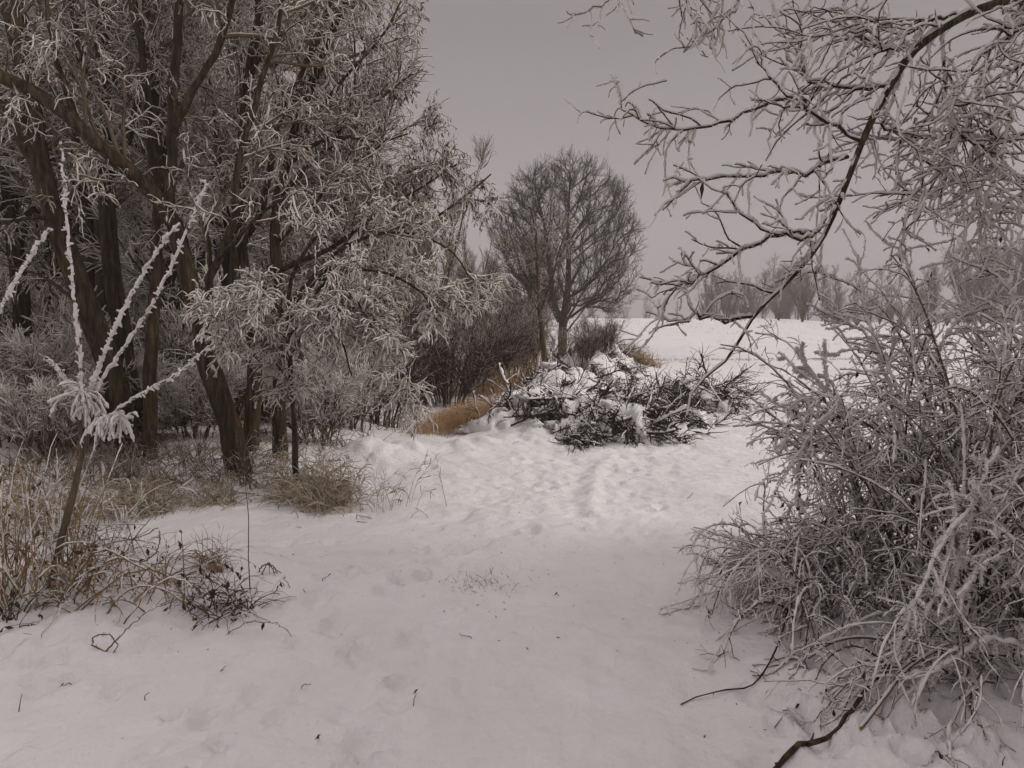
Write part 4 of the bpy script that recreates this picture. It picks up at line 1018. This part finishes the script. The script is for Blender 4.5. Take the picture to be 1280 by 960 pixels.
def sprays(name, label, cat, lines, r, rt, nside, mats='twig_dark', leaf=0, Ls=(.05, .18), droop=-.06, rimemat='rime_white'):
    b0 = at(*lines[0][0]); root = thing(name, label, cat, tuple(b0)); nl = len(lines)
    for l in lines:
        A = limb(l, 22, .003)[None]; Ar = np.linspace(r, r * .4, 22)[None]
        B = Bag(); B.tubes(A, Ar, 6); b, br = grow(A, Ar, max(2, nside // nl), (.15, 1), Ls, (30, 75), 7, (0, 0, droop), .2, (r * .5, r * .25), .3); B.tubes(b, br, 4)
        o = B.build('stem', M[mats], root, b0); B = Bag(); frost_on(B, A, Ar, rt, 1, .6, 6, 3, 1.1); frost_on(B, b, br, rt * .8, .85, .6, 5, 2, 1.0); crystals(B, A, Ar, 500, (.005, .015)); crystals(B, b, br, 900, (.005, .013), .002); B.build('rime', M[rimemat], o, b0)
        if leaf:
            n = max(2, leaf // nl); q = np.concatenate([A.reshape(-1, 3), b.reshape(-1, 3)]); c = q[rng.integers(0, len(q), n)]; a = nrm(rng.normal(0, .6, (n, 3)) + (0, 0, -1)); ll = rng.uniform(.010, .024, (n, 1)); bb = nrm(np.cross(a, rng.normal(0, 1, (n, 3))))
            B = Bag(); B.quads(c + a * ll, a * ll, bb * ll * .5, np.cross(a, bb) * ll * .35); B.build('withered_leaves', M['leaf'], o, b0)


sprays('shrub', 'thin leafy stem arching over the track out of the right bush', 'shrub', [
    [(1120, 560, 4.1), (1080, 518, 4.0), (1042, 516, 3.9), (1012, 545, 3.85), (985, 590, 3.8), (958, 640, 3.8), (958, 672, 3.8)],
    [(1012, 545, 3.85), (998, 590, 3.85), (1000, 640, 3.85)], [(1042, 516, 3.9), (1000, 500, 3.9), (985, 540, 3.85), (978, 562, 3.85)]], .0045, .004, 46, leaf=110)
sprays('shrub', 'bare forked twigs standing above the left shoulder of the right bush', 'shrub', [
    [(1100, 600, 4.2), (1060, 520, 4.1), (1034, 492, 4.0), (1005, 470, 4.0), (972, 440, 4.0)], [(1034, 492, 4.0), (1031, 450, 4.0), (1030, 426, 4.0)], [(1034, 492, 4.0), (1010, 462, 4.0), (995, 438, 4.0)], [(1060, 520, 4.1), (1010, 520, 4.0), (968, 505, 4.0), (950, 490, 4)]], .0045, .0045, 14)
sprays('shrub', 'white snowy sprigs rising from the top of the right bush', 'shrub', [
    [(1180, 560, 4.2), (1140, 450, 4.2), (1100, 385, 4.1), (1050, 350, 4.1), (1010, 340, 4.0)], [(1200, 560, 4.2), (1170, 430, 4.2), (1140, 350, 4.1), (1125, 300, 4.1)], [(1230, 560, 4.3), (1225, 430, 4.3), (1200, 350, 4.3), (1215, 310, 4.3)],
    [(1250, 560, 4.2), (1260, 430, 4.2), (1240, 340, 4.2), (1275, 300, 4.2)], [(1150, 560, 4.1), (1110, 460, 4.0), (1085, 400, 4.0), (1072, 318, 4.0)], [(1270, 540, 4), (1280, 420, 4), (1250, 350, 4), (1190, 322, 4)],
    [(1150, 560, 4.3), (1170, 450, 4.3), (1200, 400, 4.3), (1260, 380, 4.3)], [(1130, 540, 4.2), (1090, 430, 4.2), (1050, 400, 4.2), (1020, 388, 4.2)]], .006, .0075, 190, 'twig_dark', 25, (.1, .4))
sprays('shrub', 'pale arching straw stems drooping in front of the right bush', 'shrub', [
    [(1280, 700, 3.2), (1230, 640, 3.1), (1190, 660, 3.05), (1150, 740, 3.0), (1115, 830, 3.0)], [(1290, 760, 3.1), (1250, 690, 3.0), (1215, 720, 3.0), (1190, 790, 3.0)], [(1300, 640, 3.2), (1270, 600, 3.2), (1235, 610, 3.15), (1215, 650, 3.1)],
    [(1180, 780, 3.1), (1200, 700, 3.1), (1225, 610, 3.1), (1250, 560, 3.2)], [(1300, 820, 3.0), (1240, 800, 3.0), (1180, 830, 2.95), (1120, 880, 2.95)], [(1120, 830, 3), (1170, 740, 3.05), (1195, 650, 3.1), (1185, 600, 3.15)]], .006, .0065, 110, 'cane', 10, (.06, .22), -.12)

# trailing cane on the snow left of the bush
def ontrail(name, label, cat, pxs, r, m, rt=0, side=0):
    P = np.array([gnd(a, b) + (0, 0, dz) for a, b, dz in pxs]); q = resample(P, 26); q += np.cumsum(rng.normal(0, .0025, q.shape), 0) * np.array([1, 1, .3]); q[:, 2] = np.maximum(q[:, 2], H(q[:, 0], q[:, 1]) + r * .5)
    rr = np.linspace(r, r * .45, 26) * (1 + rng.normal(0, .10, 26)); base = q[0].copy(); root = thing(name, label, cat, tuple(base)); B = Bag(); B.tubes(q[None], rr[None], 9)
    B.blobs(q[[0]], np.array([[rr[0]] * 3]), 3, .1, (9, 6))
    if side:
        b, br = grow(q[None], rr[None], side, (.1, 1), (.02, .09), (35, 70), 4, (0, 0, .02), .1, (r * .45, r * .25), .2); B.tubes(b, br, 5)
    o = B.build('branch_wood', M[m], root, base)
    if rt: B = Bag(); frost_on(B, q[None], rr[None], rt, 1, .8, 6, 3, 1.2); B.build('snow', M['rime_white'], o, base)


ontrail('fallen_branch', 'thick brown stick lying on snow at the bottom right', 'stick', [(955, 985, .0), (990, 940, .012), (1040, 912, .02), (1080, 880, .05), (1112, 852, .12), (1128, 828, .25)], .0115, 'bark', 0, 9)
ontrail('fallen_branch', 'thin dark trailing cane curving over the snow left of the bush', 'stick', [(990, 770, .2), (975, 825, .06), (945, 856, .012), (905, 868, .01), (870, 870, .008), (846, 880, .006)], .0055, 'twig_dark', 0, 6)
ontrail('fallen_branch', 'long yellowish cane lying out from the lower edge of the bush', 'stick', [(1070, 745, .22), (1000, 770, .1), (950, 780, .05), (903, 794, .012)], .006, 'cane', .003, 3)
ontrail('fallen_branch', 'dark crossed cane propped under the right bush, nearest the thick stick', 'stick', [(1075, 920, .01), (1130, 880, .1), (1190, 850, .2), (1260, 830, .3)], .006, 'cane', .003, 4)

# ------------------------------------------------------------------ small things on the snow
tg = 'small dark twigs on the snow'
tws = [(315, 862, 0), (275, 838, 0), (182, 872, 1), (90, 845, 0), (24, 885, 1), (380, 858, 0), (395, 920, 0), (452, 815, 0), (880, 918, 0), (516, 884, 1), (857, 622, 0), (498, 625, 0), (480, 612, 0), (378, 660, 0), (443, 650, 0),
       (402, 735, 0), (384, 745, 1), (358, 738, 1), (365, 738, 1), (560, 835, 0), (660, 812, 0), (700, 745, 0), (735, 800, 0), (1000, 895, 0), (985, 885, 0), (965, 905, 0), (1255, 945, 1), (640, 555, 0), (520, 575, 0), (545, 570, 0), (840, 730, 0), (870, 700, 0), (590, 800, 0)]
for i, (px, py, up) in enumerate(tws):
    p = gnd(px, py); a = rng.uniform(0, 6.28); L = rng.uniform(.02, .07) * (1.6 if p[1] > 6 else 1); k = np.linspace(0, 1, 6)[:, None]
    d = np.array([math.cos(a) * .35, math.sin(a) * .35, 1]) if up else np.array([math.cos(a), math.sin(a), rng.uniform(-.05, .3)])
    q = p + d * L * k + np.cumsum(rng.normal(0, .004, (6, 3)), 0); q[0, 2] -= .01; B = Bag(); B.tubes(q[None], np.linspace(.0022, .0012, 6)[None] * (1.5 if p[1] > 6 else 1), 6)
    if i % 3 == 0: c = q[-1:]; B.quads(c, np.array([[.012, .004, .01]]), np.array([[.0, .008, .004]]), np.array([[0, 0, .004]]))
    o = B.build('twig', M['twig_dark'], None, p); o.location = p
    tag(o, 'short dark twig standing upright in the snow' if up else 'short dark twig lying on the snow', 'twig', tg)

# crumbs of leaf litter on the track
n = 320; c1 = gnd(605, 728); q = np.concatenate([c1[:2] + rng.normal(0, 1, (70, 2)) * (.12, .16), np.stack([rng.normal(.05, .5, 250), rng.uniform(3.6, 7.2, 250)], 1)]); x, y = q[:, 0], q[:, 1]; z = H(x, y) + .003
a = nrm(np.stack([rng.normal(0, 1, n), rng.normal(0, 1, n), rng.normal(0, .25, n)], 1)); b = nrm(np.cross(a, np.array([0, 0, 1]) + rng.normal(0, .4, (n, 3)))); l = .003 + .011 * rng.random((n, 1)) ** 2.5
B = Bag(); B.quads(np.stack([x, y, z], 1), a * l, b * l * .35, np.cross(a, b) * l * .3)
pts_ = [(gnd(px, py)[:2], nn, sx, sy) for px, py, nn, sx, sy in [(330, 690, 60, .35, .25), (420, 650, 60, .3, .2), (200, 800, 40, .3, .12), (960, 810, 60, .25, .15), (1010, 870, 60, .3, .12), (1150, 900, 60, .35, .1), (620, 560, 40, .5, .25), (520, 590, 50, .4, .3)]]
q = np.concatenate([c_ + rng.normal(0, 1, (nn, 2)) * (sx_, sy_) for c_, nn, sx_, sy_ in pts_]); n = len(q); z = H(q[:, 0], q[:, 1]) + .001
a = nrm(np.stack([rng.normal(0, 1, n), rng.normal(0, 1, n), rng.normal(0, .3, n)], 1)); b = nrm(np.cross(a, np.array([0, 0, 1]) + rng.normal(0, .5, (n, 3)))); l = .003 + .014 * rng.random((n, 1)) ** 2
B.quads(np.stack([q[:, 0], q[:, 1], z], 1), a * l, b * l * .3, np.cross(a, b) * l * .3)
tag(B.build('leaf_litter', M['leaf']), 'crumbs of dead leaf scattered on the snow', None, None, 'stuff')
g = Bag(); n = 300; blades(g, c1[0] + rng.normal(0, .11, n), c1[1] + rng.normal(0, .11, n), (.02, .08), 1.6, .0019, 4, .4)
tag(g.build('grass_tuft', M['straw']), 'flattened tuft of dry grass on the middle of the track', 'grass tuft')
c = gnd(888, 706); g = Bag(); n = 40; blades(g, c[0] + rng.normal(0, .03, n), c[1] + rng.normal(0, .03, n), (.05, .13), .4, .002, 5, .2)
tag(g.build('grass_tuft', M['straw_rime']), 'tiny frosted grass tuft on the snow left of the bush', 'grass tuft')

# ------------------------------------------------------------------ haze
def haze():
    x0, x1, y0, y1, z0, z1 = -420, 420, -120, 420, -4, 24
    V = np.array([[x, y, z] for x in (x0, x1) for y in (y0, y1) for z in (z0, z1)], float)
    B = Bag(); B.add(V, np.array([[0, 1, 3, 2], [4, 6, 7, 5], [0, 4, 5, 1], [2, 3, 7, 6], [0, 2, 6, 4], [1, 5, 7, 3]]))
    m = bpy.data.materials.new('haze'); m.use_nodes = True; nt = m.node_tree; nt.nodes.remove(nt.nodes['Principled BSDF'])
    v = nt.nodes.new('ShaderNodeVolumePrincipled'); v.inputs['Color'].default_value = (.96, .94, .94, 1); v.inputs['Density'].default_value = .0031; v.inputs['Anisotropy'].default_value = .1
    nt.links.new(v.outputs[0], nt.nodes['Material Output'].inputs['Volume'])
    o = B.build('haze', m, smooth=False); o['kind'] = 'stuff'; o['label'] = 'thin grey winter mist over the whole field'


haze()

# ------------------------------------------------------------------ light: overcast sky and a weak veiled sun
w = bpy.data.worlds.new('World'); S.world = w; w.use_nodes = True; nt = w.node_tree; N = nt.nodes; Lk = nt.links
bg = N['Background']
SUN_EL, SUN_AZ = R(36), R(105)
sky = N.new('ShaderNodeTexSky'); sky.sky_type = 'NISHITA'; sky.sun_disc = False; sky.sun_elevation = SUN_EL; sky.sun_rotation = SUN_AZ; sky.dust_density = 6; sky.air_density = 1.5
bw_ = N.new('ShaderNodeRGBToBW'); Lk.new(sky.outputs[0], bw_.inputs[0])
tc = N.new('ShaderNodeTexCoord'); sx = N.new('ShaderNodeSeparateXYZ'); Lk.new(tc.outputs['Generated'], sx.inputs[0])
rp = N.new('ShaderNodeValToRGB'); e = rp.color_ramp.elements             # cloud layer: dull band above the horizon, brighter overhead
e[0].position = 0.0; e[0].color = (.63, .63, .63, 1); e[1].position = 1.0; e[1].color = (1.0, 1.0, 1.0, 1)
for pos, v in ((.09, .53), (.20, .42), (.34, .335), (.44, .33), (.60, .88)):
    x = e.new(pos); x.color = (v, v, v, 1)
Lk.new(sx.outputs['Z'], rp.inputs['Fac'])
ml = N.new('ShaderNodeMath'); ml.operation = 'MULTIPLY'; ml.inputs[1].default_value = 9.3; Lk.new(rp.outputs[0], ml.inputs[0])
mx = N.new('ShaderNodeMix'); mx.data_type = 'FLOAT'; mx.inputs['Factor'].default_value = .88; Lk.new(bw_.outputs[0], mx.inputs['A']); Lk.new(ml.outputs[0], mx.inputs['B'])
tn = N.new('ShaderNodeMix'); tn.data_type = 'RGBA'; tn.blend_type = 'MULTIPLY'; tn.inputs['Factor'].default_value = 1; tn.inputs['B'].default_value = (1.0, .905, .915, 1)
Lk.new(mx.outputs['Result'], tn.inputs['A']); Lk.new(tn.outputs['Result'], bg.inputs['Color']); bg.inputs['Strength'].default_value = .10

sl = bpy.data.lights.new('sun', 'SUN'); sl.energy = 1.3; sl.angle = R(14); sl.color = (1, .94, .88)
so = bpy.data.objects.new('sun', sl); COL.objects.link(so)
from mathutils import Vector
dv = Vector((math.sin(SUN_AZ) * math.cos(SUN_EL), math.cos(SUN_AZ) * math.cos(SUN_EL), math.sin(SUN_EL)))
so.rotation_euler = dv.to_track_quat('Z', 'Y').to_euler()

# ------------------------------------------------------------------ camera and render settings
cam = bpy.data.cameras.new('camera'); co = bpy.data.objects.new('camera', cam); COL.objects.link(co); S.camera = co
co.location = (0, 0, CAMZ); co.rotation_euler = (math.pi / 2 - TH, 0, 0); cam.sensor_width = 36; cam.lens = F / 1280 * 36; cam.clip_start = .05; cam.clip_end = 3000
S.render.engine = 'CYCLES'; S.cycles.max_bounces = 5; S.cycles.diffuse_bounces = 2; S.cycles.glossy_bounces = 1; S.cycles.transmission_bounces = 1; S.cycles.volume_bounces = 0
S.cycles.use_denoising = True; S.cycles.use_adaptive_sampling = True; S.cycles.adaptive_threshold = .03
S.view_settings.view_transform = 'Standard'; S.view_settings.look = 'None'; S.view_settings.gamma = 1; S.view_settings.use_curve_mapping = False; S.view_settings.exposure = 0
